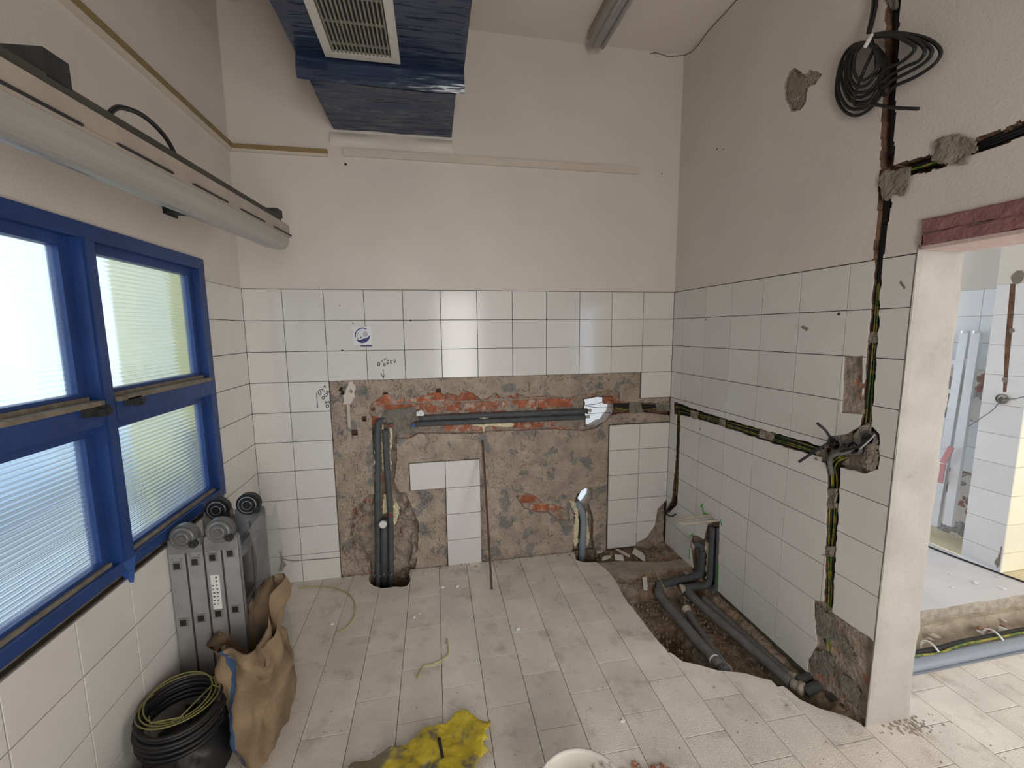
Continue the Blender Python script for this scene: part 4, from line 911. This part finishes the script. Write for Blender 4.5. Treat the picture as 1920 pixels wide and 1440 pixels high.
pipe([(-.085,-.63,-.065), (-.075,-.8,-.07), (-.06,-1.05,-.07), (-.045,-1.28,-.065)], .025, 'long grey pipe against the wall side of the floor trench', m=PIPED, tips=[((-.045,-1.28,-.065), (.4, -1, .1), .024, .04, BEIGE)])
pipe([(.03,-1.335,-.03), (-.02,-1.345,-.035), (-.05,-1.345,-.045)], .022, 'stub of grey pipe leaving the trench into the right wall', m=PIPE)
pipe([(.03,-1.395,-.03), (-.03,-1.40,-.035), (-.065,-1.40,-.045)], .024, 'second stub of grey pipe leaving the trench beside the bare corner', m=PIPE)
pipe([(-.34,-.478,-.03), (-.25,-.472,-.03), (-.12,-.468,-.02), (-.03,-.468,-.01), (.002,-.472,.02), (.006,-.475,.08), (.006,-.478,.19)], .027, 'thick grey pipe lying across the trench and rising up the wall', tips=[((.0,-.478,.19), (-.2, 0, 1), .024, .02, PIPE)])
pipe([(-.175,-.548,-.03), (-.09,-.555,-.025), (-.02,-.562,-.02), (.008,-.565,.03), (.008,-.567,.2), (.008,-.568,.40)], .0235, 'grey pipe turning up the wall from the middle of the trench', tips=[((-.175,-.548,-.03), (-1, .1, -.1), .023, .025, BEIGE)])
pipe([(-.02,-.628,-.04), (.008,-.632,.02), (.008,-.63,.2), (.008,-.625,.42)], .016, 'slim grey pipe rising up the wall next to the foam')
pipe([(.0,-.48,.21), (-.03,-.47,.225), (-.06,-.46,.215)], .02, 'short grey pipe elbow sticking out of the wall niche', tips=[((-.06,-.46,.215), (-1, .2, -.1), .021, .012, BEIGE)])
foam_r = daub('foam_bead', mb_right, r2([(1319,1012),(1328,1020),(1326,1060),(1326,1090),(1320,1085),(1322,1050)]), .03, .03, FOAM, wall_right, 201, .003)
u0 = B(1275, 979, -.60)
m = MB(); m.tube(smooth_path([(.02,-.55,.47), (-.05,-.55,.475), (u0[0]+.03,-.555,.47), (u0[0]+.004,-.58,.468), (u0[0]+.03,-.61,.466), (-.05,-.615,.47), (.02,-.615,.47)], 6), .009, 10)
o = m.build('bent_tube', BEIGE, None, True, loc=(.0,-.58,.47)); tag(o, 'bent beige plastic tube sticking out of the right wall above the pipes', 'tube')
MB().tube([(-.359,-1.115,-.06), (-.3588,-1.125,-.06)], .0312, 16).build('white_tape', WHITE, pa, True)
# green spray marks around that chase
g = MB()
for L in [[(1314,950),(1318,945)], [(1317,950),(1320,965)], [(1322,962),(1335,970)], [(1351,975),(1353,985)], [(1347,1060),(1346,1095)], [(1294,1005),(1300,1001)], [(1293,1030),(1293,1048)], [(1344,1105),(1342,1112)]]:
    stroke(g, r2(L), .010, mb_right, -.0008)
g.build('green_spray_mark', GREEN, wall_right)
# screws in right wall tiles
for x, y, r_ in [(1573,589,.006),(1324,599,.004),(1345,280,.004),(1357,280,.003),(1313,804,.004)]:
    p = RW(x, y); mb = MB(); mb.disc((-.001, p[1], p[2]), (1, 0, 0), r_, .004, 10); mb.build('screw_hole', INK, wall_right)
for i, L in enumerate([[(1500,612),(1512,622),(1518,615),(1508,610)], [(1690,525),(1700,540),(1696,545),(1686,530)], [(1657,1245),(1670,1250),(1668,1262),(1655,1258)]]):
    if i < 2: daubr(L, 0, .0015, MORTAR, 300+i, .002, 'mortar_smear')

# ================================================================== RUBBLE AND BITS ON THE FLOOR
def chunk(name, c, s, m, label, cat, group, seed, flat=1.0, yaw=None):
    rg = random.Random(seed); mb = MB(); n = 6; vs = []; yw = rg.uniform(0, 6.28) if yaw is None else yaw
    for h, k in ((0, .9), (.55, 1.0), (1, .7)):
        for i in range(n):
            a = 6.283*i/n + yw; r = s*k*rg.uniform(.7, 1.15)*(1.3 if i % 3 == 0 else .85); vs.append((r*math.cos(a), r*math.sin(a), s*flat*h*rg.uniform(.85, 1.1)))
    fs = [tuple(range(n-1, -1, -1)), tuple(range(2*n, 3*n))] + [(k*n+i, k*n+(i+1) % n, (k+1)*n+(i+1) % n, (k+1)*n+i) for k in range(2) for i in range(n)]
    mb.add([(v[0]+c[0], v[1]+c[1], v[2]+c[2]) for v in vs], fs); o = mb.build(name, m, None, False, loc=tuple(c)); tag(o, label, cat, group); return o
def shard(px, z, label, seed, m=TILE, tilt=.15, t=.008):
    """flat broken piece of tile outlined as it lies"""
    P = [FL(x, y, z) for x, y in px]; c = sum(P)/len(P); rg = random.Random(seed); mb = MB(); n = len(P)
    tx, ty = rg.uniform(-tilt, tilt), rg.uniform(-tilt, tilt)
    top = [(p[0], p[1], z+t+(p[0]-c[0])*tx+(p[1]-c[1])*ty) for p in P]; bot = [(p[0], p[1], q[2]-t) for p, q in zip(P, top)]
    mb.add(top+bot, [tuple(range(n)), tuple(range(2*n-1, n-1, -1))] + [(i, n+i, n+(i+1) % n, (i+1) % n) for i in range(n)])
    o = mb.build('tile_shard', m, None, False, loc=(c[0], c[1], z)); tag(o, label, 'tile shard'); return o
zc = lambda L: [(1100+x/4.8, 900+y/4.8) for x, y in L]
shard(zc([(430,630),(500,660),(525,690),(528,735),(470,700),(410,670)]), -.012, 'largest white tile shard on the rubble below the right corner tiles', 1)
shard(zc([(250,680),(325,692),(335,725),(255,715)]), -.006, 'small squarish white tile shard on the cement strip by the corner', 2)
shard(zc([(135,715),(165,690),(225,675),(215,695),(170,720),(140,735)]), .0, 'white crescent tile shard beside the drain hole', 3, tilt=.3)
shard(zc([(85,645),(130,632),(150,640),(130,660),(95,665)]), .01, 'small white tile shard resting over the drain hole edge', 4)
shard(zc([(500,890),(540,885),(550,960),(545,990),(512,985)]), -.02, 'narrow white tile shard lying at the trench edge', 5)
shard(zc([(660,545),(715,545),(720,558),(675,560)]), -.02, 'thin white tile sliver in the corner rubble', 6)
shard(zc([(875,825),(915,835),(930,855),(890,862)]), -.03, 'pale chip of tile lying by the trench pipes', 7, m=TRIMC)
shard(zc([(255,635),(300,640),(390,675),(385,690),(300,655)]), -.012, 'long pale splinter among the corner rubble', 8, m=TRIMC)
rg = random.Random(9)
for i in range(46):   # brick crumbs in the corner
    x, y = rg.uniform(-.36, -.03), rg.uniform(-.30, -.03)
    chunk('brick_fragment', (x, y, -.033), rg.uniform(.008, .02), BRICK if i % 3 else DIRT, 'small red brown brick fragment in the corner rubble', 'brick fragment', 'brick fragments in the corner rubble', 400+i, .7)
gr = MB()
for i in range(420):
    x, y = rg.uniform(-.62, -.02), rg.uniform(-1.5, -.02)
    if not inside(T1, np.array([x]), np.array([y]))[0]: continue
    s = rg.uniform(.002, .005); z = -.03 if not inside(trench, np.array([x]), np.array([y]))[0] else -.12
    gr.box((x-s, y-s, z-.01), (x+s, y+s*.8, z+s))
gr = gr.build('gravel', SCREED); tag(gr, 'loose gravel and crumbs in the dirt by the trench', 'gravel', kind='stuff')
for i, (x, y, s, mm, lb) in enumerate([(797,1076,.016,TRIMC,'small cream lump of rubble on the floor by the wall tiles'), (858,1100,.012,WHITE,'white crumb on the floor near the leaning rod'), (830,1102,.010,WHITE,'tiny white crumb on the floor below the wall tile column'), (776,1158,.011,WHITE,'white crumb in the dust streak on the floor'), (786,1151,.008,TRIMC,'tiny cream crumb in the dust streak on the floor'), (971,1180,.014,WHITE,'white lump alone in the middle of the floor'), (893,1240,.008,WHITE,'tiny white crumb in the middle of the floor tiles'), (622,1171,.010,WHITE,'white crumb inside the wire loop on the floor'), (1168,1352,.010,WHITE,'white crumb on the floor tiles near the bucket'), (842,1068,.008,TRIMC,'tiny pale crumb at the foot of the wall tile column'), (862,1066,.008,TRIMC,'tiny pale crumb under the wall tile column corner')]):
    p = FL(x, y); chunk('rubble_crumb', (p[0], p[1], 0), s, mm, lb, 'rubble', None, 500+i, .8)
rg2 = random.Random(21); sp = MB()
for i in range(170):
    x, y = rg2.uniform(560, 1900), rg2.uniform(1090, 1435); p = FL(x, y)
    if inside(T1, np.array([p[0]]), np.array([p[1]]))[0] or (p[0] > -.05 and p[1] > -1.72) : continue
    s = rg2.uniform(.001, .003); sp.box((p[0]-s, p[1]-s, 0), (p[0]+s, p[1]+s, s))
for i in range(120):
    x, y = 1700+rg2.gauss(0, 34), 1362+rg2.gauss(0, 9); p = FL(x, y); s = rg2.uniform(.001, .004); sp.box((p[0]-s, p[1]-s, 0), (p[0]+s, p[1]+s*1.4, s*.7))
for i in range(70):
    p = (rg2.uniform(-2.5, -.75), -abs(rg2.gauss(0, .03)), 0); s = rg2.uniform(.002, .006); sp.box((p[0]-s, p[1]-s, 0), (p[0]+s, p[1]+s, s*.8))
sp = sp.build('floor_grit', SCREED); tag(sp, 'fine grit and crumbs scattered over the floor tiles', 'grit', kind='stuff')
for i in range(30):
    p = FL(rg2.uniform(1165, 1262), rg2.uniform(1436, 1475)); chunk('brick_fragment', (p[0], p[1], 0), rg2.uniform(.008, .02), BRICK if i % 2 else SCREED, 'red brown rubble fragment on the floor beside the white bucket', 'brick fragment', 'rubble beside the bucket', 600+i, .7)
rg3 = random.Random(77)
for i in range(12):
    p = FL(rg3.uniform(1740, 1915), rg3.uniform(1160, 1200), -.02); chunk('brick_fragment', (p[0], p[1], -.025), rg3.uniform(.012, .024), (BRICK, TRIMC, WHITE)[i % 3], 'broken fragment lying in the hall floor channel', 'brick fragment', 'fragments in the hall channel', 700+i, .6)
for i in range(7):
    p = FL(rg3.uniform(1770, 1900), rg3.uniform(1055, 1105), .06); chunk('rubble_crumb', (p[0], p[1], .06), rg3.uniform(.010, .018), WHITE, 'white crumb on the pale hall slab', 'rubble', 'white crumbs on the hall slab', 720+i, .4)
# loose wires on the floor
wire('loose_wire', [FL(*q, .004) for q in [(782,1272),(790,1256),(796,1248),(815,1244),(830,1236),(840,1226),(840,1212),(838,1197)]], .0035, STRAW, 'short piece of pale yellow wire lying in the middle of the floor', cat='wire')
wire('loose_wire', [FL(*q, .004) for q in [(560,1102),(590,1099),(625,1102),(655,1115),(666,1135),(662,1160),(648,1178),(630,1186)]], .0035, STRAW, 'curved pale wire lying on the floor near the sack', cat='wire')
wire('loose_wire', [FL(1222,1052,.0), FL(1226,1065,.0), FL(1236,1085,.0), FL(1247,1105,.01)], .003, STRAW, 'thin pale wire hanging into the trench by the corner', cat='wire')

# ================================================================== CEILING UNIT WRAPPED IN BLUE FILM
Z1, Z2, YJ = 3.098, 2.978, -.539
au = empty('ceiling_air_unit', (-2.0, -.8, Z2)); tag(au, 'ceiling air unit wrapped in dark blue plastic film with a pale slatted grille', 'air unit')
XA0, XA1, XB0, XB1, YF = -2.43, -1.60, -2.373, -1.645, -1.75
m = MB(); m.box((XA0+.02, YF, Z1+.02), (XA1-.02, YJ-.01, CEIL)); m.box((XB0+.02, YJ, Z2+.02), (XB1-.02, -.002, CEIL-.2)); m.build('casing', ALUD, au)
def wr(x, y, z, a=.006): return float((vnoise(np.array([x*1.6+y*.5]), np.array([y*6+x*1.1+z*5]), 3.0, 51, 3)[0]-.45)*a*4)
gx0, gx1, gy0, gy1 = -2.285, -1.925, -.565, -1.21
film = MB()
def under_a(a, b): x = XA0+(XA1-XA0)*a; y = YJ+(YF-YJ)*b; return (x, y, Z1 + wr(x, y, 0, .004)*min(1, b*8+.2))
film.grid(under_a, 50, 60)
def drop(a, b):
    x = XA0+(XA1-XA0)*a; z = Z1-(Z1-Z2+.004)*b; return (x, YJ + wr(x, z*2, z, .007)*b - .016*math.sin(b*3.1), z + (wr(x, YJ, 0, .004)*.2 if b == 0 else wr(x, 1, 2, .004)*b))
film.grid(drop, 50, 12)
def under_b(a, b): x = XB0+(XB1-XB0)*a; y = YJ+.01+(-.004-YJ-.01)*b; return (x, y, Z2 + .003 + wr(x, y, 3, .007)*(1-b*.6))
film.grid(under_b, 50, 40)
for xs, y0, y1, z0 in ((XA0, YJ, YF, Z1), (XA1, YJ, YF, Z1), (XB0, YJ, -.004, Z2), (XB1, YJ, -.004, Z2)):
    film.grid(lambda a, b, xs=xs, y0=y0, y1=y1, z0=z0: (xs + wr(y0+(y1-y0)*a, b, 4, .002), y0+(y1-y0)*a, z0+(CEIL-z0)*b), 30, 12)
film.build('plastic_film', FILM, au, True)
gm = mat('grille_frame_paint', (.62, .60, .55), .6, var=.05); gs = mat('grille_slat', (.26, .245, .20), .7, var=.2, vscale=20)
gf = MB(); fwid = .04; gz0, gz1 = Z1-.022, Z1-.004
gf.box((gx0, gy1, gz0), (gx0+fwid, gy0, gz1)); gf.box((gx1-fwid, gy1, gz0), (gx1, gy0, gz1)); gf.box((gx0+fwid, gy0-fwid, gz0), (gx1-fwid, gy0, gz1)); gf.box((gx0+fwid, gy1, gz0), (gx1-fwid, gy1+fwid, gz1))
grille = gf.build('grille_frame', gm, au)
gb = MB(); gb.box((gx0+fwid, gy1+fwid, gz1-.003), (gx1-fwid, gy0-fwid, gz1)); gb.build('grille_back', METALD, grille)
for i in range(15):
    x = gx0+fwid+(gx1-gx0-2*fwid)*(i+.5)/15; s = MB(); s.box((x-.004, gy1+fwid, gz0+.002), (x+.0035, gy0-fwid, gz1-.003)); s.build('slat', gs, grille)
for k in range(4):
    y = gy0-fwid-.06-.15*k; s = MB(); s.box((gx0+fwid, y-.003, gz0+.006), (gx1-fwid, y+.003, gz1-.003)); s.build('cross_bar', gs, grille)
# plaster ledge under the film
m = MB(); m.grid(lambda a, b: (-2.40+.76*a, -.022*math.sin(math.pi*min(1, b*1.0))*(.6+.4*math.sin(a*9)) - .0005, Z2-.012-.085*b), 40, 8); m.build('plaster_ledge', PAINT, wall_back, True)

# ================================================================== TRIMS (cable ducts)
def trim(name, a, b, h, dp, axis, label):
    e = empty(name, tuple(a)); struct(e, label, 'cable duct'); m1, m2 = MB(), MB()
    a, b = Vector(a), Vector(b)
    if axis == 'b':
        m1.box((a.x, -dp, a.z-h/2), (b.x, 0, a.z-.006)); m2.box((a.x, -dp*1.05, a.z-.006), (b.x, 0, a.z+h/2))
    else:
        m1.box((-W, b.y, a.z-h/2), (-W+dp, a.y, a.z-.006)); m2.box((-W, b.y, a.z-.006), (-W+dp*1.05, a.y, a.z+h/2))
    return e, m1, m2
e, m1, m2 = trim('trim_1', (-2.975, 0, 2.832), (-2.418, 0, 2.832), .042, .02, 'b', 'brown edged cable duct on the back wall beside the corner'); m1.build('duct_face', TRIMC, e); m2.build('duct_edge', TRIMB, e)
e, m1, m2 = trim('trim_2', (-W, -.002, 2.836), (-W, -3.2, 2.836), .05, .022, 'l', 'brown edged cable duct running along the left wall'); m1.build('duct_face', TRIMC, e); m2.build('duct_edge', TRIMB, e)
e, m1, m2 = trim('trim_3', (-2.325, 0, 2.846), (-.322, 0, 2.846), .046, .016, 'b', 'long cream cable duct on the back wall below the air unit'); m1.build('duct_face', TRIMC, e); m2.build('duct_edge', TRIMC, e)

# ================================================================== LAMPS
def batten(name, x, y0, y1, ztop, w, h, label, dn=True):
    e = empty(name, (x, y0, ztop)); tag(e, label, 'lamp'); yl, yh = min(y0, y1), max(y0, y1)
    b = MB(); b.box((x-w*.5, yl, ztop-h*.42), (x+w*.5, yh, ztop)); b.box((x-w*.54, yl-.004, ztop-h*.47), (x+w*.54, yh+.004, ztop-h*.40)); b.build('lamp_body', LAMPB, e)
    d = MB(); n = 12; prof = [(x + w*.52*math.cos(math.pi*k/n), ztop-h*.46 - h*.54*math.sin(math.pi*k/n)**.7) for k in range(n+1)]; L = 14; vs = []
    for i in range(L+1):
        t = i/L; y = yl+(yh-yl)*t; 
        end = min(1, min(i, L-i)*.0+1)
        s = .9 if i in (0, L) else 1.0
        for px, pz in prof: vs.append((x+(px-x)*s, y, ztop-h*.46+(pz-(ztop-h*.46))*s))
    k = n+1; fs = [(i*k+j, i*k+j+1, (i+1)*k+j+1, (i+1)*k+j) for i in range(L) for j in range(n)] + [tuple(range(k)), tuple(range(L*k, L*k+k))]
    d.add(vs, fs); d.build('diffuser', DIFF, e)
    return e
lz = 2.245
la = batten('wall_batten_lamp', -2.535, -.655, -2.16, lz, .105, .125, 'long dusty batten lamp on brackets above the blue window')
m = MB(); m.box((-2.575, -2.16, lz), (-2.500, -.70, lz+.030)); m.build('mounting_channel', mat('dark_olive_channel', (.055, .052, .043), .7, var=.25), la)
for y in (-.75, -1.05, -1.35, -1.65, -1.95):
    m = MB(); m.box((-2.481, y-.10, lz-.051), (-2.4745, y+.10, lz-.045)); m.build('body_slot', METALD, la)
for i, y in enumerate((-.71, -1.86)):
    sx = 0 if i == 0 else .065
    m = MB(); m.box((-W+sx, y-.030, lz+.026), (-2.50, y+.030, lz+.060+.02*i)); m.box((-W+sx, y-.05, lz+.018), (-W+sx+.008, y+.05, lz+.07)); m.build('bracket', METALD, la)
m = MB(); m.tube(smooth_path([(-2.53,-1.70,lz+.028), (-2.53,-1.65,lz+.075), (-2.53,-1.56,lz+.095), (-2.53,-1.47,lz+.075), (-2.53,-1.42,lz+.025)], 6), .0065, 7); m.build('lamp_cable', BLACK, la)
la.rotation_euler = (.022, 0, -.045)
cz = CEIL-.002
lb = batten('ceiling_batten_lamp', -.70, -.12, -1.4, cz, .12, .10, 'twin tube batten lamp fixed to the ceiling', False)
for s in (-.03, .03):
    m = MB(); m.tube([(-.70+s, -.15, cz-.105), (-.70+s, -1.37, cz-.105)], .013, 10); m.build('tube', GREYP, lb, True)

# ================================================================== FOLDED LADDER IN THE CORNER
fl = empty('folding_ladder', (-2.84, -.8, 0)); tag(fl, 'folded aluminium ladder with big hinges standing in the corner under the window', 'ladder')
YFR, YBK, RWD, RD = -.985, -.69, .063, .026
x0 = -2.974; pitch = .0715; ztop = .785
rlx = [x0 + pitch*i for i in range(4)]
for yy, front in ((YFR, True), (YBK, False)):
    for i, x in enumerate(rlx):
        zt = ztop + .012*i
        m = MB(); a, b = x, x+RWD
        m.box((a, yy-.003, .01), (b, yy+.003, zt)); m.box((a, yy, .01), (a+.003, yy+RD, zt)); m.box((b-.003, yy, .01), (b, yy+RD, zt)); m.build('rail', ALU if front else ALUD, fl)
        m = MB(); m.box((a-.001, yy-.004, .0), (b+.001, yy+RD, .03)); m.build('rubber_foot', BLACKP, fl)
        if front:
            for z in (zt-.075, zt-.345, .15):
                m = MB(); m.box((x+.012, yy-.0075, z-.020), (x+.048, yy-.003, z+.020)); so = m.build('rung_socket', ALUD, fl)
                m = MB(); m.box((x+.018, yy-.009, z-.014), (x+.042, yy-.0072, z+.014)); m.build('socket_hole', BLACKP, so)
            for (dx, dz) in ((.045, -.02), (.012, -.045), (.048, -.045)):
                m = MB(); m.disc((x+dx, yy-.004, zt+dz), (0, 1, 0), .0045, .005, 8); m.build('rivet', ALUD, fl)
for i, x in enumerate(rlx):
    for z in (.15, .42, .70):
        m = MB(); m.box((x+.014, YFR+.003, z-.014), (x+.046, YBK, z+.014)); m.build('rung', ALUD, fl)
for yy in (YFR, YBK):
    for j in (0, 1):
        cx = rlx[2*j]+RWD+.004+.006; czh = ztop+.055+.03*j*.5
        m = MB(); m.disc((cx-.005, yy+.008, czh), (0, 1, 0), .056, .03, 28); m.disc((cx-.005, yy-.010, czh), (0, 1, 0), .050, .01, 28, r2=.044); m.disc((cx-.005, yy-.016, czh), (0, 1, 0), .030, .008, 24, r2=.034); m.disc((cx-.005, yy-.022, czh), (0, 1, 0), .014, .010, 16)
        h = m.build('hinge', mat('hinge_grey', (.17, .17, .17), .45, metal=.3, var=.2, vscale=20) if yy == YFR else BLACKP, fl)
        m = MB(); m.tube([(cx-.005+.041*math.cos(a), yy-.0155, czh+.041*math.sin(a)) for a in np.linspace(0, 6.283, 25)], .003, 6); m.tube([(cx-.005+.022*math.cos(a), yy-.0205, czh+.022*math.sin(a)) for a in np.linspace(0, 6.283, 19)], .0025, 6); m.build('hinge_ring', ALUD, h)
        m = MB(); m.box((rlx[2*j]+.004, yy-.006, ztop-.02), (rlx[2*j+1]+RWD-.004, yy+.022, ztop+.045)); m.build('hinge_plate', ALUD, h)
        m = MB(); m.disc((cx+.035, yy-.014, czh-.03), (0, 1, 0), .018, .012, 16); m.disc((cx+.035, yy-.022, czh-.03), (0, 1, 0), .009, .008, 12); m.build('hinge_lock', METALD, h)
m = MB(); lx = rlx[2]; m.box((lx+.012, YFR-.0045, ztop-.30), (lx+.048, YFR-.003, ztop-.135)); lab = m.build('label_plate', WHITE, fl)
m = MB(); rgl = random.Random(4)
for r_ in range(8):
    for c_ in range(2):
        if r_ < 2 and c_ == 0: continue
        z = ztop-.15-.018*r_; xx = lx+.016+.016*c_; w_ = rgl.uniform(.005, .011); m.box((xx, YFR-.0055, z), (xx+w_, YFR-.0045, z+ (.007 if r_ < 2 else .004)))
m.build('label_print', INK, lab)
# clear plastic draped behind it
ps = MB()
def sheet(a, b):
    x = -2.672 + .03*a; y = -.93 + .30*a; z = .80*(1-b)+.02 + .03*math.sin(a*7)*(1-b)
    return (x + .012*math.sin(b*9+a*5), y + .03*math.sin(b*6+a*3), z)
ps.grid(sheet, 24, 40); o = ps.build('plastic_sheet', CLEARF, None, True, loc=(-2.70, -.75, .02)); tag(o, 'dull clear plastic sheet hanging over the side of the folded ladder', 'plastic sheet')

# ================================================================== SACK
sk = empty('woven_sack', (-2.66, -1.1, 0)); tag(sk, 'tan woven sack with a blue stripe standing open beside the ladder', 'sack')
mb = MB(); nA, nZ = 64, 44
def sack_pt(a, h):
    th = a*2*math.pi; c_, s_ = math.cos(th), math.sin(th)
    cx = -2.565 - .02*math.sin(h*3.1) - .10*h*h; cy = -1.13 + .10*h
    rx = .070 + .05*h; ry = .225 - .07*h + .02*math.sin(h*7)
    if h < .08: k = .86+.14*(h/.08)**.5; rx *= k; ry *= k
    sgn = lambda v, p: math.copysign(abs(v)**p, v)
    x = cx + rx*sgn(c_, .8); y = cy + ry*sgn(s_, .8)
    rim = .40 + .165*max(0, math.cos(th-.75))**1.6 - .02*math.cos(2*th)         # high corner toward the room and the back wall
    z = rim*h
    fold = .020*math.sin(th*3+h*5)*h + .014*math.sin(th*7-h*9)*(.3+h) - .045*math.exp(-((h-.62)/.05)**2)*max(0, math.cos(th+.5)) + .02*math.exp(-((h-.52)/.06)**2)*max(0, math.cos(th+.5))
    nz = float(vnoise(np.array([a*6]), np.array([h*5]), 1.6, 61, 3)[0]-.45)*.05 + float(vnoise(np.array([a*22]), np.array([h*9+a*14]), 1.0, 62, 3)[0]-.45)*.035
    return (x + c_*(fold+nz), y + s_*(fold+nz), max(z, .001))
vs = [sack_pt(i/nA, j/(nZ-1)) for j in range(nZ) for i in range(nA)]
inner = []
for j in range(1, 10):
    for i in range(nA):
        p = sack_pt(i/nA, 1-.07*j); c = (-2.635, -1.05); inner.append((c[0]+(p[0]-c[0])*(.97-.012*j), c[1]+(p[1]-c[1])*(.97-.012*j), p[2]-.01*j))
fs = [(j*nA+i, j*nA+(i+1) % nA, (j+1)*nA+(i+1) % nA, (j+1)*nA+i) for j in range(nZ-1+9) for i in range(nA)]
mb.add(vs+inner, fs); base = len(mb.v); mb.add([(-2.63, -1.1, .1)], []); j0 = (nZ-1+9)*nA
mb.f += [(j0+i, j0+(i+1) % nA, base) for i in range(nA)]; mb.mi += [0]*nA
stripe = set()
for idx, f_ in enumerate(mb.f):
    i = f_[0] % nA
    if f_[0] < nZ*nA and i in (43, 44): mb.mi[idx] = 1
mb.build('sack_cloth', [SACK, SACKB], sk, True)
# folded-down flap at the mouth
fb = MB()
def flap(a, b):
    p = sack_pt(.02+.25*a-.16, 1.0); q = (p[0]+.02*math.sin(a*6)+.012, p[1]-.012, p[2]); dz = -.15*b*(.5+.5*math.sin(a*3.1)); return (q[0]+.03*math.sin(b*2.6), q[1]-.025*math.sin(b*2.4), q[2]+dz+.004)
fb.grid(flap, 26, 12); fb.build('turned_flap', SACK, sk, True)

# ================================================================== COIL ON DARK BAGS
hd = MB(); nA, nZ = 40, 18
def heap(cx, cy, rx, ry, h, seed, px=.7):
    vs = []
    for j in range(nZ):
        t = j/(nZ-1)
        for i in range(nA):
            a = 2*math.pi*i/nA; k = (1-t**3.2)**.5 if t < 1 else 0; w = 1+.22*float(vnoise(np.array([math.cos(a)*1.5+3]), np.array([math.sin(a)*1.5+t*2]), 1.7, seed, 3)[0]-.45)*2
            vs.append((cx+rx*k*w*math.cos(a), cy+ry*k*w*math.sin(a), max(.001, h*t*(1+.25*(w-1)))))
    return vs, [(j*nA+i, j*nA+(i+1) % nA, (j+1)*nA+(i+1) % nA, (j+1)*nA+i) for j in range(nZ-1) for i in range(nA)]
v_, f_ = heap(-2.81, -1.27, .140, .17, .185, 71); o = MB().add(v_, f_).build('black_bag', BLACKP, None, True, loc=(-2.80, -1.27, 0)); tag(o, 'slumped black bag under the cable coil beside the left wall', 'bag')
v_, f_ = heap(-2.76, -1.60, .17, .15, .24, 72); o = MB().add(v_, f_).build('dark_bag', DENIM, None, True, loc=(-2.76, -1.60, 0)); tag(o, 'crumpled dark blue grey bag on the floor in front of the cable coil', 'bag')
cc = Vector((-2.828, -1.27, .235)); rg4 = random.Random(12)
def loop(r, tw, dz, ph, n=40, ex=1.08):
    return [cc + Vector((r*math.cos(a+ph), r*ex*math.sin(a+ph), dz + tw*math.sin(a) + .10*r*math.cos(a)*-1.0)) for a in np.linspace(0, 2*math.pi*1.0, n)]
kb = MB(); pts = []
for i in range(9): pts += loop(.135-.003*(i % 4)+rg4.uniform(-.006, .006), rg4.uniform(-.01, .01), -.045+.011*i, 0, 30)
kb.tube(pts, .0085, 7); o = kb.build('cable_coil', BLACK, None, True, loc=tuple(cc)); tag(o, 'thick coil of black cable lying on the bag beside the left wall', 'cable coil')
pts = []
for i in range(3): pts += loop(.128-.012*i, .012*(i-1), .062+.010*i, .4, 34)
pts += [cc+Vector((.06, -.11, .085)), cc+Vector((-.03, -.12, .09)), cc+Vector((-.05, -.09, .09))]
o = MB().tube(pts, .0028, 6).build('wire_coil', mat('olive_wire', (.20, .19, .06), .5), None, True, loc=tuple(cc)); tag(o, 'thin coil of yellow green wire resting on the black cable coil', 'wire coil')

# ================================================================== YELLOW SACK ON THE FLOOR
ys = empty('yellow_sack', tuple(FL(800, 1420))); tag(ys, 'crumpled dirty yellow plastic sack lying flat on the floor', 'sack')
outl = f2([(640,1470),(662,1438),(720,1420),(772,1398),(803,1378),(832,1366),(856,1345),(880,1347),(898,1362),(924,1352),(922,1372),(912,1388),(918,1400),(905,1412),(925,1420),(900,1434),(890,1470),(800,1530),(700,1530)])
oj = jag(outl, .005, .02, 5); us = [p[0] for p in oj]; vv = [p[1] for p in oj]
def ysack(U, V):
    k = inside(oj, U, V); H = np.clip(blur(k.astype(float), 8)*1.5-.3, 0, 1)**.6
    rid = np.abs(np.sin(U*19+V*13+4*vnoise(U, V, 4, 82, 3)))**1.5
    return -(.002 + H*(.012 + .055*np.clip(vnoise(U, V, 8, 81, 4)-.25, 0, 1) + .022*rid)), np.zeros(U.shape, int), k
sh_ = relief('sack_sheet', mb_floor, min(us)-.01, max(us)+.01, min(vv)-.01, max(vv)+.01, .005, ysack, [YBAG]); attach(sh_, ys)
sh_.data.polygons.foreach_set('use_smooth', [True]*len(sh_.data.polygons))
m = MB(); P = [FL(x, y, .05) for x, y in [(820,1383),(826,1382),(833,1420),(827,1422)]]; m.add([tuple(p) for p in P]+[(p[0], p[1], p[2]-.01) for p in P], [(0,1,2,3),(0,4,5,1),(1,5,6,2),(2,6,7,3),(3,7,4,0)]); m.build('printed_bar', INK, ys)

# ================================================================== WHITE BUCKET
bc = (-1.395, -1.905, 0); bu = empty('bucket', bc); tag(bu, 'dirty white plastic bucket standing open on the floor', 'bucket')
MB().lathe([(.001, .004), (.112, .004), (.116, .0), (.142, .30), (.148, .302), (.149, .312), (.141, .314), (.137, .30), (.112, .02), (.001, .016)], bc, 48).build('pail', BUCKET, bu, True)
MB().lathe([(.1415, .268), (.151, .268), (.151, .276), (.1425, .276)], bc, 48).build('rim_ring', BUCKET, bu, True)
m = MB(); m.tube(smooth_path([(bc[0]+.15*math.cos(a), bc[1]+.15*math.sin(a), .268-.10*math.sin((a-3.3)/2.9*math.pi)) for a in np.linspace(3.3, 6.2, 14)], 3), .0035, 7); m.build('handle', METALD, bu)
MB().lathe([(.001, .10), (.06, .095), (.119, .085)], bc, 32).build('mortar_residue', SCREED, bu)
